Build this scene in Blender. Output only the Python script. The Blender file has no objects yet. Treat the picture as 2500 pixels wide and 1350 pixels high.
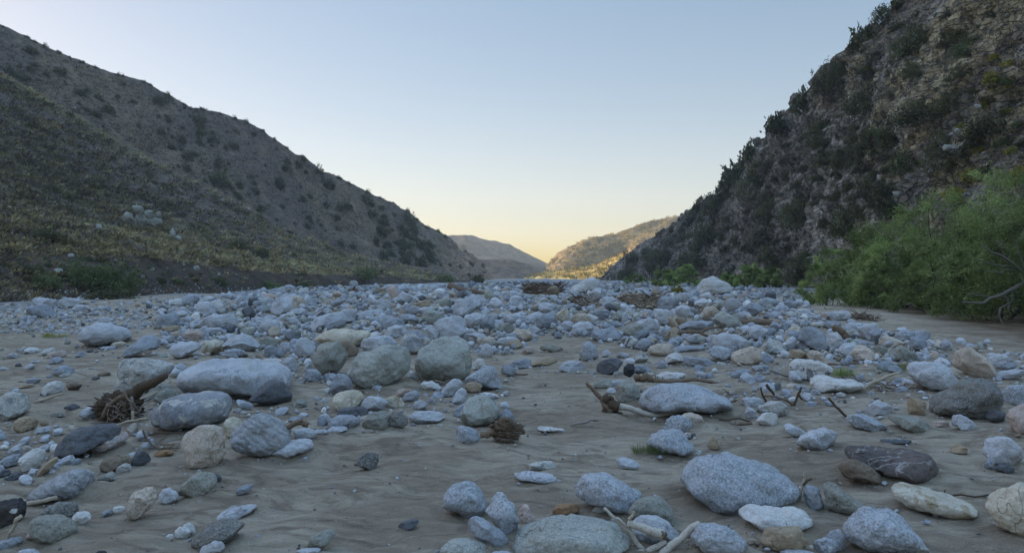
EXPOSURE = 1.15
SUN_AZ, SUN_EL, SUN_STRENGTH = -58.0, 8.5, 5.0
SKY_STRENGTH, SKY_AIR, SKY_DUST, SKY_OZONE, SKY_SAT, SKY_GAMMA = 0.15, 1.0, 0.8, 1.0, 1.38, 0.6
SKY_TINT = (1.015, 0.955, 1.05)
SKY_FILL = 3.6
FILL_TINT = (1.19, 1.0, 0.89)  # colour of the brightening added to the unseen sky overhead
HAZE = 0.0002
import bpy, math, random
import numpy as np
from mathutils import Vector, Matrix
from mathutils.bvhtree import BVHTree

random.seed(7)
RNG = np.random.default_rng(7)
SC = bpy.context.scene
COL = SC.collection
F = 1960.0            # focal length in pixels of the 2500 px wide photograph
CX, CY = 1250.0, 675.0
EYE = 1.5

# ------------------------------------------------------------------ camera, render
cam = bpy.data.cameras.new('camera')
cam.sensor_width = 36.0
cam.lens = 36.0 * F / 2500.0
cam.clip_start = 0.05
cam.clip_end = 6000
camo = bpy.data.objects.new('camera', cam)
COL.objects.link(camo)
camo.location = (0, 0, EYE)
camo.rotation_euler = (math.radians(90), 0, 0)
SC.camera = camo
SC.view_settings.view_transform = 'Standard'
SC.view_settings.look = 'None'
SC.view_settings.gamma = 1
SC.view_settings.exposure = EXPOSURE
SC.cycles.max_bounces = 5
SC.cycles.diffuse_bounces = 3
SC.cycles.glossy_bounces = 2
SC.cycles.volume_bounces = 1
SC.cycles.transparent_max_bounces = 4
SC.cycles.use_denoising = True

# ------------------------------------------------------------------ light
AZ, EL = math.radians(SUN_AZ), math.radians(SUN_EL)
SDIR = Vector((math.sin(AZ) * math.cos(EL), math.cos(AZ) * math.cos(EL), math.sin(EL)))
sun = bpy.data.lights.new('sun', 'SUN')
sun.energy = SUN_STRENGTH
sun.angle = math.radians(0.5)
sun.color = (1.0, 0.74, 0.44)
suno = bpy.data.objects.new('sun', sun)
COL.objects.link(suno)
suno.rotation_euler = (-SDIR).to_track_quat('-Z', 'Y').to_euler()
suno.location = (-60, 20, 120)
wd = bpy.data.worlds.new('World')
SC.world = wd
wd.use_nodes = True
wn, wl = wd.node_tree.nodes, wd.node_tree.links
bg = wn['Background']
sky = wn.new('ShaderNodeTexSky')
sky.sky_type = 'NISHITA'
sky.sun_disc = False
sky.sun_elevation = EL
sky.sun_rotation = AZ
sky.altitude = 300
sky.air_density = SKY_AIR
sky.dust_density = SKY_DUST
sky.ozone_density = SKY_OZONE
hsv = wn.new('ShaderNodeHueSaturation')
hsv.inputs['Saturation'].default_value = SKY_SAT
wl.new(sky.outputs[0], hsv.inputs['Color'])
gm = wn.new('ShaderNodeGamma')
gm.inputs[1].default_value = SKY_GAMMA
wl.new(hsv.outputs[0], gm.inputs[0])
tn = wn.new('ShaderNodeMix')
tn.data_type = 'RGBA'
tn.blend_type = 'MULTIPLY'
tn.inputs[0].default_value = 1.0
tn.inputs[7].default_value = (*SKY_TINT, 1)
wl.new(gm.outputs[0], tn.inputs[6])
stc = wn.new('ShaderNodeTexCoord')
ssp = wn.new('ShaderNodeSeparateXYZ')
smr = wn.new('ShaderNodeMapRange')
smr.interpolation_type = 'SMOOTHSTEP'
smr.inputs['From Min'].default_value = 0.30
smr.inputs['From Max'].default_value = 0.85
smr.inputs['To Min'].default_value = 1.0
smr.inputs['To Max'].default_value = SKY_FILL          # added overhead brightness, out of view, to light the shaded riverbed
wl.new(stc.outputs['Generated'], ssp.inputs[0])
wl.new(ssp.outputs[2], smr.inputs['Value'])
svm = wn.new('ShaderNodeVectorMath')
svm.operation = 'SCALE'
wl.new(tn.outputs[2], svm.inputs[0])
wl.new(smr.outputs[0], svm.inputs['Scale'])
fill_tint = wn.new('ShaderNodeMix')                       # warm tint laid over the added overhead fill
fill_tint.data_type = 'RGBA'
fill_tint.blend_type = 'MULTIPLY'
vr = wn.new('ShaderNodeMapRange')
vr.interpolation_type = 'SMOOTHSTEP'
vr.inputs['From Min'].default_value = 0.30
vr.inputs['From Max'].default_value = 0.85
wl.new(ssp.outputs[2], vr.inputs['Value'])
wl.new(vr.outputs[0], fill_tint.inputs[0])
wl.new(svm.outputs[0], fill_tint.inputs[6])
fill_tint.inputs[7].default_value = (*FILL_TINT, 1)
wl.new(fill_tint.outputs[2], bg.inputs[0])
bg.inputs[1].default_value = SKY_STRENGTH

# ------------------------------------------------------------------ noise (numpy)
def _hash(ix, iy, iz, seed):
    h = (ix.astype(np.int64) * 374761393 + iy.astype(np.int64) * 668265263 + iz.astype(np.int64) * 2147483647 + seed * 974634777) & 0xFFFFFFFF
    h = ((h ^ (h >> 13)) * 1274126177) & 0xFFFFFFFF
    h = ((h ^ (h >> 15)) * 2246822519) & 0xFFFFFFFF
    return ((h ^ (h >> 16)) & 0xFFFFFF) / float(0xFFFFFF) * 2 - 1

def vnoise(p, seed=0):
    p = np.asarray(p, float)
    i = np.floor(p)
    f = p - i
    f = f * f * f * (f * (f * 6 - 15) + 10)
    ix, iy, iz = i[:, 0], i[:, 1], i[:, 2]
    r = 0
    for dx in (0, 1):
        wx = f[:, 0] if dx else 1 - f[:, 0]
        for dy in (0, 1):
            wy = f[:, 1] if dy else 1 - f[:, 1]
            for dz in (0, 1):
                wz = f[:, 2] if dz else 1 - f[:, 2]
                r = r + wx * wy * wz * _hash(ix + dx, iy + dy, iz + dz, seed)
    return r

def fbm(p, octv=4, seed=0, lac=2.03, gain=0.5):
    a, s, r = 1.0, 1.0, 0
    for o in range(octv):
        r = r + a * vnoise(np.asarray(p) * s + o * 17.3, seed + o)
        a *= gain
        s *= lac
    return r

def sstep(a, b, x):
    t = np.clip((np.asarray(x, float) - a) / (b - a), 0, 1)
    return t * t * (3 - 2 * t)

# ------------------------------------------------------------------ mesh helpers
def mk_mesh(name, V, Fc, cols=None, smooth=True, mat=None):
    V = np.asarray(V, np.float32)
    Fc = np.asarray(Fc, np.int32)
    m = bpy.data.meshes.new(name)
    n, k = Fc.shape
    m.vertices.add(len(V))
    m.vertices.foreach_set('co', V.ravel())
    m.loops.add(n * k)
    m.loops.foreach_set('vertex_index', Fc.ravel())
    m.polygons.add(n)
    m.polygons.foreach_set('loop_start', np.arange(0, n * k, k, dtype=np.int32))
    m.polygons.foreach_set('loop_total', np.full(n, k, np.int32))
    m.polygons.foreach_set('use_smooth', np.full(n, smooth, bool))
    if cols is not None:
        at = m.color_attributes.new('Col', 'FLOAT_COLOR', 'POINT')
        c = np.ones((len(V), 4), np.float32)
        c[:, :3] = np.asarray(cols, np.float32)
        at.data.foreach_set('color', c.ravel())
    m.update(calc_edges=True)
    m.validate()
    if mat is not None:
        m.materials.append(mat)
    return m

def link(name, mesh, parent=None, loc=None):
    o = bpy.data.objects.new(name, mesh)
    COL.objects.link(o)
    if loc is not None:
        o.location = loc
    if parent is not None:
        o.parent = parent
    return o

def tag(o, label=None, cat=None, group=None, kind=None):
    if label:
        o['label'] = label
    if cat:
        o['category'] = cat
    if group:
        o['group'] = group
    if kind:
        o['kind'] = kind
    return o

def grid_faces(nr, nc):
    a = np.arange(nr * nc).reshape(nr, nc)
    return np.stack([a[:-1, :-1], a[:-1, 1:], a[1:, 1:], a[1:, :-1]], -1).reshape(-1, 4)

_ico = {}
def ico(sub):
    if sub in _ico:
        return _ico[sub]
    t = (1 + 5 ** 0.5) / 2
    v = [(-1, t, 0), (1, t, 0), (-1, -t, 0), (1, -t, 0), (0, -1, t), (0, 1, t), (0, -1, -t), (0, 1, -t), (t, 0, -1), (t, 0, 1), (-t, 0, -1), (-t, 0, 1)]
    f = [(0, 11, 5), (0, 5, 1), (0, 1, 7), (0, 7, 10), (0, 10, 11), (1, 5, 9), (5, 11, 4), (11, 10, 2), (10, 7, 6), (7, 1, 8), (3, 9, 4), (3, 4, 2), (3, 2, 6), (3, 6, 8), (3, 8, 9), (4, 9, 5), (2, 4, 11), (6, 2, 10), (8, 6, 7), (9, 8, 1)]
    v = [np.array(x, float) / np.linalg.norm(x) for x in v]
    for _ in range(sub):
        cache, nf = {}, []
        def mid(a, b):
            k = (min(a, b), max(a, b))
            if k not in cache:
                q = v[a] + v[b]
                v.append(q / np.linalg.norm(q))
                cache[k] = len(v) - 1
            return cache[k]
        for a, b, c in f:
            ab, bc, ca = mid(a, b), mid(b, c), mid(c, a)
            nf += [(a, ab, ca), (b, bc, ab), (c, ca, bc), (ab, bc, ca)]
        f = nf
    _ico[sub] = (np.array(v), np.array(f, np.int32))
    return _ico[sub]

def tube(pts, radii, sides=8, seed=0, rough=0.12):
    """verts and quads of a tapering crooked tube through 3D points"""
    P = [np.array(p, float) for p in pts]
    n = len(P)
    V, Q = [], []
    rs = np.random.default_rng(seed)
    ref = np.array((0.13, 0.31, 0.94))
    for i in range(n):
        t = P[min(i + 1, n - 1)] - P[max(i - 1, 0)]
        t /= np.linalg.norm(t) + 1e-9
        a = np.cross(t, ref)
        a /= np.linalg.norm(a) + 1e-9
        b = np.cross(t, a)
        for k in range(sides):
            w = 2 * math.pi * k / sides
            r = radii[i] * (1 + rough * rs.uniform(-1, 1))
            V.append(P[i] + r * (math.cos(w) * a + math.sin(w) * b))
    for i in range(n - 1):
        for k in range(sides):
            k2 = (k + 1) % sides
            Q.append((i * sides + k, i * sides + k2, (i + 1) * sides + k2, (i + 1) * sides + k))
    c0, c1 = len(V), len(V) + 1
    V += [P[0], P[-1]]
    for k in range(sides):
        k2 = (k + 1) % sides
        Q.append((c0, k2, k, k))
        Q.append((c1, (n - 1) * sides + k, (n - 1) * sides + k2, (n - 1) * sides + k2))
    return np.array(V), Q

def crook(pts, n, amp, seed):
    """resample a polyline into n points with small crookedness"""
    P = np.array(pts, float)
    L = np.r_[0, np.cumsum(np.linalg.norm(np.diff(P, axis=0), axis=1))]
    s = np.linspace(0, L[-1], n)
    R = np.stack([np.interp(s, L, P[:, k]) for k in range(3)], 1)
    q = np.stack([vnoise(np.stack([s / (L[-1] + 1e-9) * 5, s * 0 + seed * 3.1 + k * 9, s * 0], 1), k) for k in range(3)], 1)
    w = np.sin(np.linspace(0, math.pi, n))[:, None]
    return R + q * amp * (0.3 + 0.7 * w)

class MB:
    """collects pieces of one surface into one mesh (tris and quads kept as quads)"""
    def __init__(s):
        s.v, s.f, s.c, s.n = [], [], [], 0
    def add(s, V, Fc, col=(1, 1, 1)):
        V = np.asarray(V, float)
        Fc = np.asarray(Fc)
        s.v.append(V)
        s.f.append(Fc + s.n)
        c = np.asarray(col, float)
        s.c.append(np.tile(c, (len(V), 1)) if c.ndim == 1 else c)
        s.n += len(V)
    def tube(s, pts, radii, sides=8, seed=0, col=(1, 1, 1), rough=0.12):
        V, Q = tube(pts, radii, sides, seed, rough)
        m = bpy.data.meshes.new('x')
        bpy.data.meshes.remove(m)
        s.add(V, np.array(Q), col)
    def mesh(s, name, mat, smooth=True):
        V = np.concatenate(s.v)
        C = np.concatenate(s.c)
        fs = [tuple(dict.fromkeys(map(int, q))) for f in s.f for q in f]
        m = bpy.data.meshes.new(name)
        m.from_pydata(V.tolist(), [], fs)
        m.polygons.foreach_set('use_smooth', np.full(len(m.polygons), smooth, bool))
        at = m.color_attributes.new('Col', 'FLOAT_COLOR', 'POINT')
        c4 = np.ones((len(V), 4), np.float32)
        c4[:, :3] = C
        at.data.foreach_set('color', c4.ravel())
        m.update()
        if mat is not None:
            m.materials.append(mat)
        return m

# ------------------------------------------------------------------ materials
def nodes_of(name):
    m = bpy.data.materials.new(name)
    m.use_nodes = True
    nt = m.node_tree
    return m, nt.nodes, nt.links, nt.nodes['Principled BSDF']

def N(nd, typ, **kw):
    n = nd.new(typ)
    for k, v in kw.items():
        if k.startswith('i_'):
            n.inputs[k[2:].replace('_', ' ')].default_value = v
        else:
            setattr(n, k, v)
    return n

def noise(nd, lk, vec, scale, detail=4, rough=0.55, dist=0.0):
    n = N(nd, 'ShaderNodeTexNoise')
    n.inputs['Scale'].default_value = scale
    n.inputs['Detail'].default_value = detail
    n.inputs['Roughness'].default_value = rough
    n.inputs['Distortion'].default_value = dist
    lk.new(vec, n.inputs['Vector'])
    return n.outputs['Fac']

def ramp(nd, lk, fac, a, b):
    r = N(nd, 'ShaderNodeMapRange')
    r.interpolation_type = 'SMOOTHSTEP'
    r.inputs['From Min'].default_value = a
    r.inputs['From Max'].default_value = b
    lk.new(fac, r.inputs['Value'])
    return r.outputs['Result']

def mixc(nd, lk, fac, a, b, mode='MIX'):
    m = N(nd, 'ShaderNodeMix', data_type='RGBA', blend_type=mode)
    for s, v in ((0, fac), (6, a), (7, b)):
        if hasattr(v, 'is_linked') or hasattr(v, 'links'):
            lk.new(v, m.inputs[s])
        elif s == 0:
            m.inputs[0].default_value = v
        else:
            m.inputs[s].default_value = (*v, 1) if len(v) == 3 else v
    return m.outputs[2]

def math_n(nd, lk, op, a, b=0.0):
    m = N(nd, 'ShaderNodeMath', operation=op)
    for s, v in ((0, a), (1, b)):
        if hasattr(v, 'links'):
            lk.new(v, m.inputs[s])
        else:
            m.inputs[s].default_value = v
    return m.outputs[0]

def bump(nd, lk, bs, h, strength, dist):
    b = N(nd, 'ShaderNodeBump')
    b.inputs['Strength'].default_value = strength
    b.inputs['Distance'].default_value = dist
    lk.new(h, b.inputs['Height'])
    lk.new(b.outputs[0], bs.inputs['Normal'])

def obj_vec(nd, lk, rnd=True, scale=(1, 1, 1), rot=(0, 0, 0)):
    tc = N(nd, 'ShaderNodeTexCoord')
    v = tc.outputs['Object']
    if rnd:
        oi = N(nd, 'ShaderNodeObjectInfo')
        q = N(nd, 'ShaderNodeVectorMath', operation='SCALE')
        q.inputs[0].default_value = (31.0, 57.0, 83.0)
        lk.new(oi.outputs['Random'], q.inputs['Scale'])
        ad = N(nd, 'ShaderNodeVectorMath', operation='ADD')
        lk.new(v, ad.inputs[0])
        lk.new(q.outputs[0], ad.inputs[1])
        v = ad.outputs[0]
    if scale != (1, 1, 1) or rot != (0, 0, 0):
        mp = N(nd, 'ShaderNodeMapping')
        mp.inputs['Scale'].default_value = scale
        mp.inputs['Rotation'].default_value = rot
        lk.new(v, mp.inputs['Vector'])
        v = mp.outputs[0]
    return v

def rock_mat(name, base, alt, speck=0.5, speckc=(0.05, 0.055, 0.06), light=None, band=0.0, bandc=None, patch=0.0, patchc=None, vein=0.0, veinc=None):
    m, nd, lk, bs = nodes_of(name)
    v = obj_vec(nd, lk)
    n1 = noise(nd, lk, v, 2.6, 5, 0.6)
    c = mixc(nd, lk, ramp(nd, lk, n1, 0.33, 0.68), base, alt)
    n0 = noise(nd, lk, v, 0.9, 2, 0.5)
    c = mixc(nd, lk, math_n(nd, lk, 'MULTIPLY', ramp(nd, lk, n0, 0.4, 0.7), 0.45), c, tuple(x * 0.72 for x in base))
    hts = None
    if band:
        vb = obj_vec(nd, lk, rot=(0.5, 0.9, 0.4))
        w = N(nd, 'ShaderNodeTexWave')
        w.inputs['Scale'].default_value = 6.5
        w.inputs['Distortion'].default_value = 7.0
        w.inputs['Detail'].default_value = 4.0
        w.inputs['Detail Scale'].default_value = 1.4
        lk.new(vb, w.inputs['Vector'])
        c = mixc(nd, lk, math_n(nd, lk, 'MULTIPLY', w.outputs['Fac'], band), c, bandc)
        hts = w.outputs['Fac']
    if patch:
        n3 = noise(nd, lk, v, 5.5, 5, 0.62, 0.6)
        c = mixc(nd, lk, math_n(nd, lk, 'MULTIPLY', ramp(nd, lk, n3, 0.5, 0.58), patch), c, patchc)
    if vein:
        n4 = noise(nd, lk, v, 3.0, 3, 0.5, 1.6)
        d = math_n(nd, lk, 'ABSOLUTE', math_n(nd, lk, 'SUBTRACT', n4, 0.5))
        c = mixc(nd, lk, math_n(nd, lk, 'MULTIPLY', ramp(nd, lk, d, 0.022, 0.0), vein), c, veinc)
    # mineral grain
    vo = N(nd, 'ShaderNodeTexVoronoi')
    vo.inputs['Scale'].default_value = 100
    lk.new(v, vo.inputs['Vector'])
    sep = N(nd, 'ShaderNodeSeparateColor')
    lk.new(vo.outputs['Color'], sep.inputs[0])
    g = math_n(nd, lk, 'MULTIPLY', ramp(nd, lk, sep.outputs[0], 0.60, 0.80), speck * 0.8)
    c = mixc(nd, lk, g, c, speckc)
    g2 = math_n(nd, lk, 'MULTIPLY', ramp(nd, lk, sep.outputs[1], 0.72, 0.8), speck * 0.8)
    c = mixc(nd, lk, g2, c, light or tuple(min(0.7, x * 1.45) for x in base))
    n2 = noise(nd, lk, v, 34, 4, 0.65)
    c = mixc(nd, lk, math_n(nd, lk, 'MULTIPLY', ramp(nd, lk, n2, 0.52, 0.7), 0.35), c, tuple(x * 0.55 for x in base))
    # silt stains and hairline cracks
    n6 = noise(nd, lk, v, 1.7, 5, 0.6, 0.4)
    c = mixc(nd, lk, math_n(nd, lk, 'MULTIPLY', ramp(nd, lk, n6, 0.54, 0.68), 0.45), c, tuple(0.55 * x + y for x, y in zip(base, (0.085, 0.06, 0.035))))
    n7 = noise(nd, lk, v, 1.5, 3, 0.55, 1.2)
    d7 = math_n(nd, lk, 'ABSOLUTE', math_n(nd, lk, 'SUBTRACT', n7, 0.47))
    crk = ramp(nd, lk, d7, 0.006, 0.0)
    c = mixc(nd, lk, math_n(nd, lk, 'MULTIPLY', crk, 0.6), c, tuple(x * 0.3 for x in base))
    lk.new(c, bs.inputs['Base Color'])
    bs.inputs['Roughness'].default_value = 0.85
    bs.inputs['Specular IOR Level'].default_value = 0.25
    h = noise(nd, lk, v, 9, 9, 0.68)
    h = math_n(nd, lk, 'SUBTRACT', h, math_n(nd, lk, 'MULTIPLY', crk, 0.3))
    if hts is not None:
        h = math_n(nd, lk, 'ADD', h, math_n(nd, lk, 'MULTIPLY', hts, 0.25))
    bump(nd, lk, bs, h, 0.55, 0.05)
    return m

def attr_mat(name, rough=0.9, nscale=40, nbump=0.4, bdist=0.02, var=0.35, spec=0.2):
    """colour from the mesh's own Col attribute, broken up by noise"""
    m, nd, lk, bs = nodes_of(name)
    a = N(nd, 'ShaderNodeAttribute', attribute_name='Col')
    v = obj_vec(nd, lk, rnd=False)
    n = noise(nd, lk, v, nscale, 4, 0.65)
    dk = mixc(nd, lk, 1.0, a.outputs['Color'], (0.5, 0.5, 0.5), 'MULTIPLY')
    c = mixc(nd, lk, math_n(nd, lk, 'MULTIPLY', ramp(nd, lk, n, 0.45, 0.7), var), a.outputs['Color'], dk)
    lk.new(c, bs.inputs['Base Color'])
    bs.inputs['Roughness'].default_value = rough
    bs.inputs['Specular IOR Level'].default_value = spec
    if nbump:
        bump(nd, lk, bs, noise(nd, lk, v, nscale * 0.6, 7, 0.65), nbump, bdist)
    return m

def leaf_mat(name):
    m, nd, lk, bs = nodes_of(name)
    a = N(nd, 'ShaderNodeAttribute', attribute_name='Col')
    oi = N(nd, 'ShaderNodeObjectInfo')
    h = N(nd, 'ShaderNodeHueSaturation')
    lk.new(a.outputs['Color'], h.inputs['Color'])
    r = N(nd, 'ShaderNodeMapRange')
    r.inputs['To Min'].default_value = 0.75
    r.inputs['To Max'].default_value = 1.25
    lk.new(oi.outputs['Random'], r.inputs['Value'])
    lk.new(r.outputs[0], h.inputs['Value'])
    lk.new(h.outputs[0], bs.inputs['Base Color'])
    bs.inputs['Roughness'].default_value = 0.7
    bs.inputs['Specular IOR Level'].default_value = 0.2
    tr = N(nd, 'ShaderNodeBsdfTranslucent')
    lk.new(h.outputs[0], tr.inputs['Color'])
    mx = N(nd, 'ShaderNodeMixShader')
    mx.inputs[0].default_value = 0.3
    lk.new(bs.outputs[0], mx.inputs[1])
    lk.new(tr.outputs[0], mx.inputs[2])
    lk.new(mx.outputs[0], nd['Material Output'].inputs['Surface'])
    return m
# ------------------------------------------------------------------ pixel helpers (measured on the photograph)
def up(px, py, d):
    return np.array(((px - CX) / F * d, d, EYE - (py - CY) / F * d))

def proj(x, y, z):
    return CX + F * x / y, CY - F * (z - EYE) / y

# ------------------------------------------------------------------ riverbed
def ground_h(x, y):
    x = np.asarray(x, float)
    y = np.asarray(y, float)
    p = np.stack([x, y, x * 0], -1).reshape(-1, 3)
    sh = x.shape
    n1 = fbm(p * 0.16, 3, 11).reshape(sh)
    n2 = fbm(p * 0.62, 3, 12).reshape(sh)
    n3 = fbm(p * np.array((1.7, 2.5, 1)) + 5 * fbm(p * 0.25, 2, 15)[:, None] * np.array((0.2, 0.5, 0)), 4, 13).reshape(sh)
    d = np.hypot(x, y)
    near = 1 - sstep(9, 40, d)
    n4 = fbm(p * np.array((4.2, 6.5, 1)), 3, 14).reshape(sh)
    h = 0.10 * n1 * sstep(3, 15, d) + 0.034 * n2 + 0.024 * n3 * (0.2 + near) + 0.010 * n4 * (1 - sstep(6, 16, d))
    bar = sstep(12, 34, y) * (1 - sstep(48, 80, y)) * np.exp(-((x - 1 + 0.1 * (y - 30)) / 13.0) ** 4)
    h = h + 0.55 * bar
    return h

def build_ground():
    az = np.concatenate([np.linspace(-180, -46, 40)[:-1], np.linspace(-46, 46, 760), np.linspace(46, 180, 40)[1:]]) * math.pi / 180
    r = np.concatenate([[0.02, 0.6, 1.2, 1.8], np.geomspace(2.4, 70, 520), np.geomspace(70, 1500, 80)[1:]])
    R, A = np.meshgrid(r, az, indexing='ij')
    X, Y = R * np.sin(A), R * np.cos(A)
    Z = ground_h(X, Y)
    V = np.stack([X, Y, Z], -1).reshape(-1, 3)
    # what lies on the bed: 0 sand, 1 brown dirt below the right bank, 2 gravel
    x, y = V[:, 0], V[:, 1]
    px = CX + F * x / np.maximum(y, 0.5)
    nn = fbm(V * 0.35, 3, 31) * 0.5
    edge = 4.6 + 0.335 * y
    dirt = sstep(-0.6, 1.6, x - edge + nn * 1.5) * sstep(7, 12, y) * (1 - sstep(43, 52, y))
    grav = sstep(-1, 3, (-9.5 - 0.34 * y) - x + nn * 3) * sstep(16, 22, y)
    far = sstep(45, 80, y)
    C = np.stack([dirt, np.maximum(grav, far), x * 0], 1)
    m = mk_mesh('riverbed', V, grid_faces(len(r), len(az)), C, True, MAT_SAND)
    return tag(link('riverbed', m), 'grey brown sandy bed of a dry river, rippled and damp in patches', 'riverbed', kind='structure'), V

def sand_mat():
    m, nd, lk, bs = nodes_of('river_sand')
    v = obj_vec(nd, lk, rnd=False)
    vs = obj_vec(nd, lk, rnd=False, scale=(1.0, 1.55, 1.0), rot=(0, 0, 0.25))
    a = N(nd, 'ShaderNodeAttribute', attribute_name='Col')
    sep = N(nd, 'ShaderNodeSeparateColor')
    lk.new(a.outputs['Color'], sep.inputs[0])
    n1 = noise(nd, lk, vs, 0.55, 6, 0.62, 0.8)
    c = mixc(nd, lk, ramp(nd, lk, n1, 0.40, 0.60), (0.315, 0.265, 0.205), (0.44, 0.385, 0.31))
    n2 = noise(nd, lk, vs, 2.2, 5, 0.62, 1.6)
    c = mixc(nd, lk, math_n(nd, lk, 'MULTIPLY', ramp(nd, lk, n2, 0.48, 0.64), 0.6), c, (0.165, 0.132, 0.10))
    n3 = noise(nd, lk, v, 90, 3, 0.7)
    c = mixc(nd, lk, math_n(nd, lk, 'MULTIPLY', ramp(nd, lk, n3, 0.5, 0.75), 0.5), c, (0.10, 0.088, 0.072))
    n5 = noise(nd, lk, v, 130, 2, 0.6)
    c = mixc(nd, lk, math_n(nd, lk, 'MULTIPLY', ramp(nd, lk, n5, 0.62, 0.72), 0.6), c, (0.42, 0.40, 0.36))
    # dirt and gravel
    n4 = noise(nd, lk, v, 1.4, 6, 0.7)
    dirtc = mixc(nd, lk, ramp(nd, lk, n4, 0.35, 0.7), (0.10, 0.066, 0.040), (0.19, 0.145, 0.10))
    c = mixc(nd, lk, sep.outputs[0], c, dirtc)
    vo = N(nd, 'ShaderNodeTexVoronoi')
    vo.inputs['Scale'].default_value = 5.0
    lk.new(v, vo.inputs['Vector'])
    gs = N(nd, 'ShaderNodeSeparateColor')
    lk.new(vo.outputs['Color'], gs.inputs[0])
    gc = mixc(nd, lk, gs.outputs[0], (0.15, 0.15, 0.145), (0.34, 0.34, 0.33))
    c = mixc(nd, lk, sep.outputs[1], c, gc)
    lk.new(c, bs.inputs['Base Color'])
    bs.inputs['Roughness'].default_value = 0.95
    bs.inputs['Specular IOR Level'].default_value = 0.15
    h = math_n(nd, lk, 'ADD', math_n(nd, lk, 'MULTIPLY', noise(nd, lk, vs, 5.5, 8, 0.66, 1.0), 1.0), math_n(nd, lk, 'MULTIPLY', n3, 0.12))
    bump(nd, lk, bs, h, 1.0, 0.13)
    return m

# ------------------------------------------------------------------ hills lofted from stations: each station is a list of (px, py, depth)
def loft(stations, ncol, nrow, smooth=3, dup=True):
    S = np.array([[up(*p) for p in st] for st in stations])        # station, row, 3
    ns, nr, _ = S.shape
    cl = np.r_[0, np.cumsum([np.linalg.norm(S[i + 1].mean(0) - S[i].mean(0)) + 8 for i in range(ns - 1)])]
    s = np.linspace(0, cl[-1], ncol)
    rl = np.linalg.norm(np.diff(S, axis=1), axis=2).mean(0)
    rc = np.r_[0, np.cumsum(rl)]
    t = np.linspace(0, rc[-1], nrow)
    G = np.zeros((nr, ncol, 3))
    for k in range(nr):
        for c in range(3):
            G[k, :, c] = np.interp(s, cl, S[:, k, c])
    H = np.zeros((nrow, ncol, 3))
    for c in range(3):
        for j in range(ncol):
            H[:, j, c] = np.interp(t, rc, G[:, j, c])
    for _ in range(smooth):
        H[:, 1:-1] = 0.25 * H[:, :-2] + 0.5 * H[:, 1:-1] + 0.25 * H[:, 2:]
        H[1:-1] = 0.25 * H[:-2] + 0.5 * H[1:-1] + 0.25 * H[2:]
    return H, t / rc[-1], rc / rc[-1]

def normals(H):
    du = np.gradient(H, axis=1)
    dv = np.gradient(H, axis=0)
    n = np.cross(du, dv)
    n /= np.linalg.norm(n, axis=2, keepdims=True) + 1e-9
    n[n[..., 2] < 0] *= -1
    return n

HILLV = []
FOOT = 1.3
E1 = np.array((0.60, -0.52, 0.45)) / 0.914
E2 = np.array((-0.32, 0.34, 0.80)) / 0.93
E3 = np.cross(E1, E2)
def strips(P, seed, oct_=3):
    return fbm(np.stack([P @ E1 * 0.045, P @ E2 * 0.30, P @ E3 * 0.06], 1), oct_, seed)
def hill(name, stations, ncol, nrow, disp, colf, mat, label, smooth=3):
    H, t, rc = loft(stations, ncol, nrow, smooth)
    P = H.reshape(-1, 3)
    n = normals(H).reshape(-1, 3)
    T = np.repeat(t, ncol)
    P = P + n * disp(P, T)[:, None]
    P[:, 2] -= FOOT * (1 - sstep(0.0, 0.035, T))
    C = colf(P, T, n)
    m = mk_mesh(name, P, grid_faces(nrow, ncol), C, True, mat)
    o = link(name, m)
    tag(o, label, 'hill', kind='structure')
    HILLV.append((P, grid_faces(nrow, ncol)))
    return o

ST_A = [   # near spur with its cut bank: foot, bank top, middle, crest, back
    [(-2600, 900, 14), (-2600, 600, 20), (-2600, 150, 48), (-3000, -500, 90), (-3000, -300, 130)],
    [(-1200, 800, 25), (-1200, 585, 34), (-1200, 260, 72), (-1300, -250, 130), (-1300, 100, 190)],
    [(-500, 765, 36), (-500, 592, 46), (-480, 360, 84), (-480, -20, 140), (-480, 200, 195)],
    [(0, 740, 46), (0, 602, 57), (0, 430, 96), (0, 185, 150), (0, 330, 205)],
    [(330, 722, 60), (350, 622, 68), (350, 512, 110), (350, 385, 170), (350, 560, 240)],
    [(560, 714, 74), (560, 652, 82), (560, 574, 130), (560, 480, 190), (600, 620, 260)],
    [(720, 704, 96), (720, 668, 104), (720, 622, 150), (720, 567, 210), (740, 645, 280)],
    [(900, 694, 140), (900, 670, 150), (890, 648, 195), (880, 624, 235), (900, 665, 300)],
    [(1130, 690, 200), (1120, 685, 206), (1110, 681, 240), (1100, 676, 270), (1100, 684, 320)],
    [(1200, 692, 210), (1200, 691, 220), (1200, 690, 250), (1190, 690, 280), (1190, 691, 330)],
]
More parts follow.
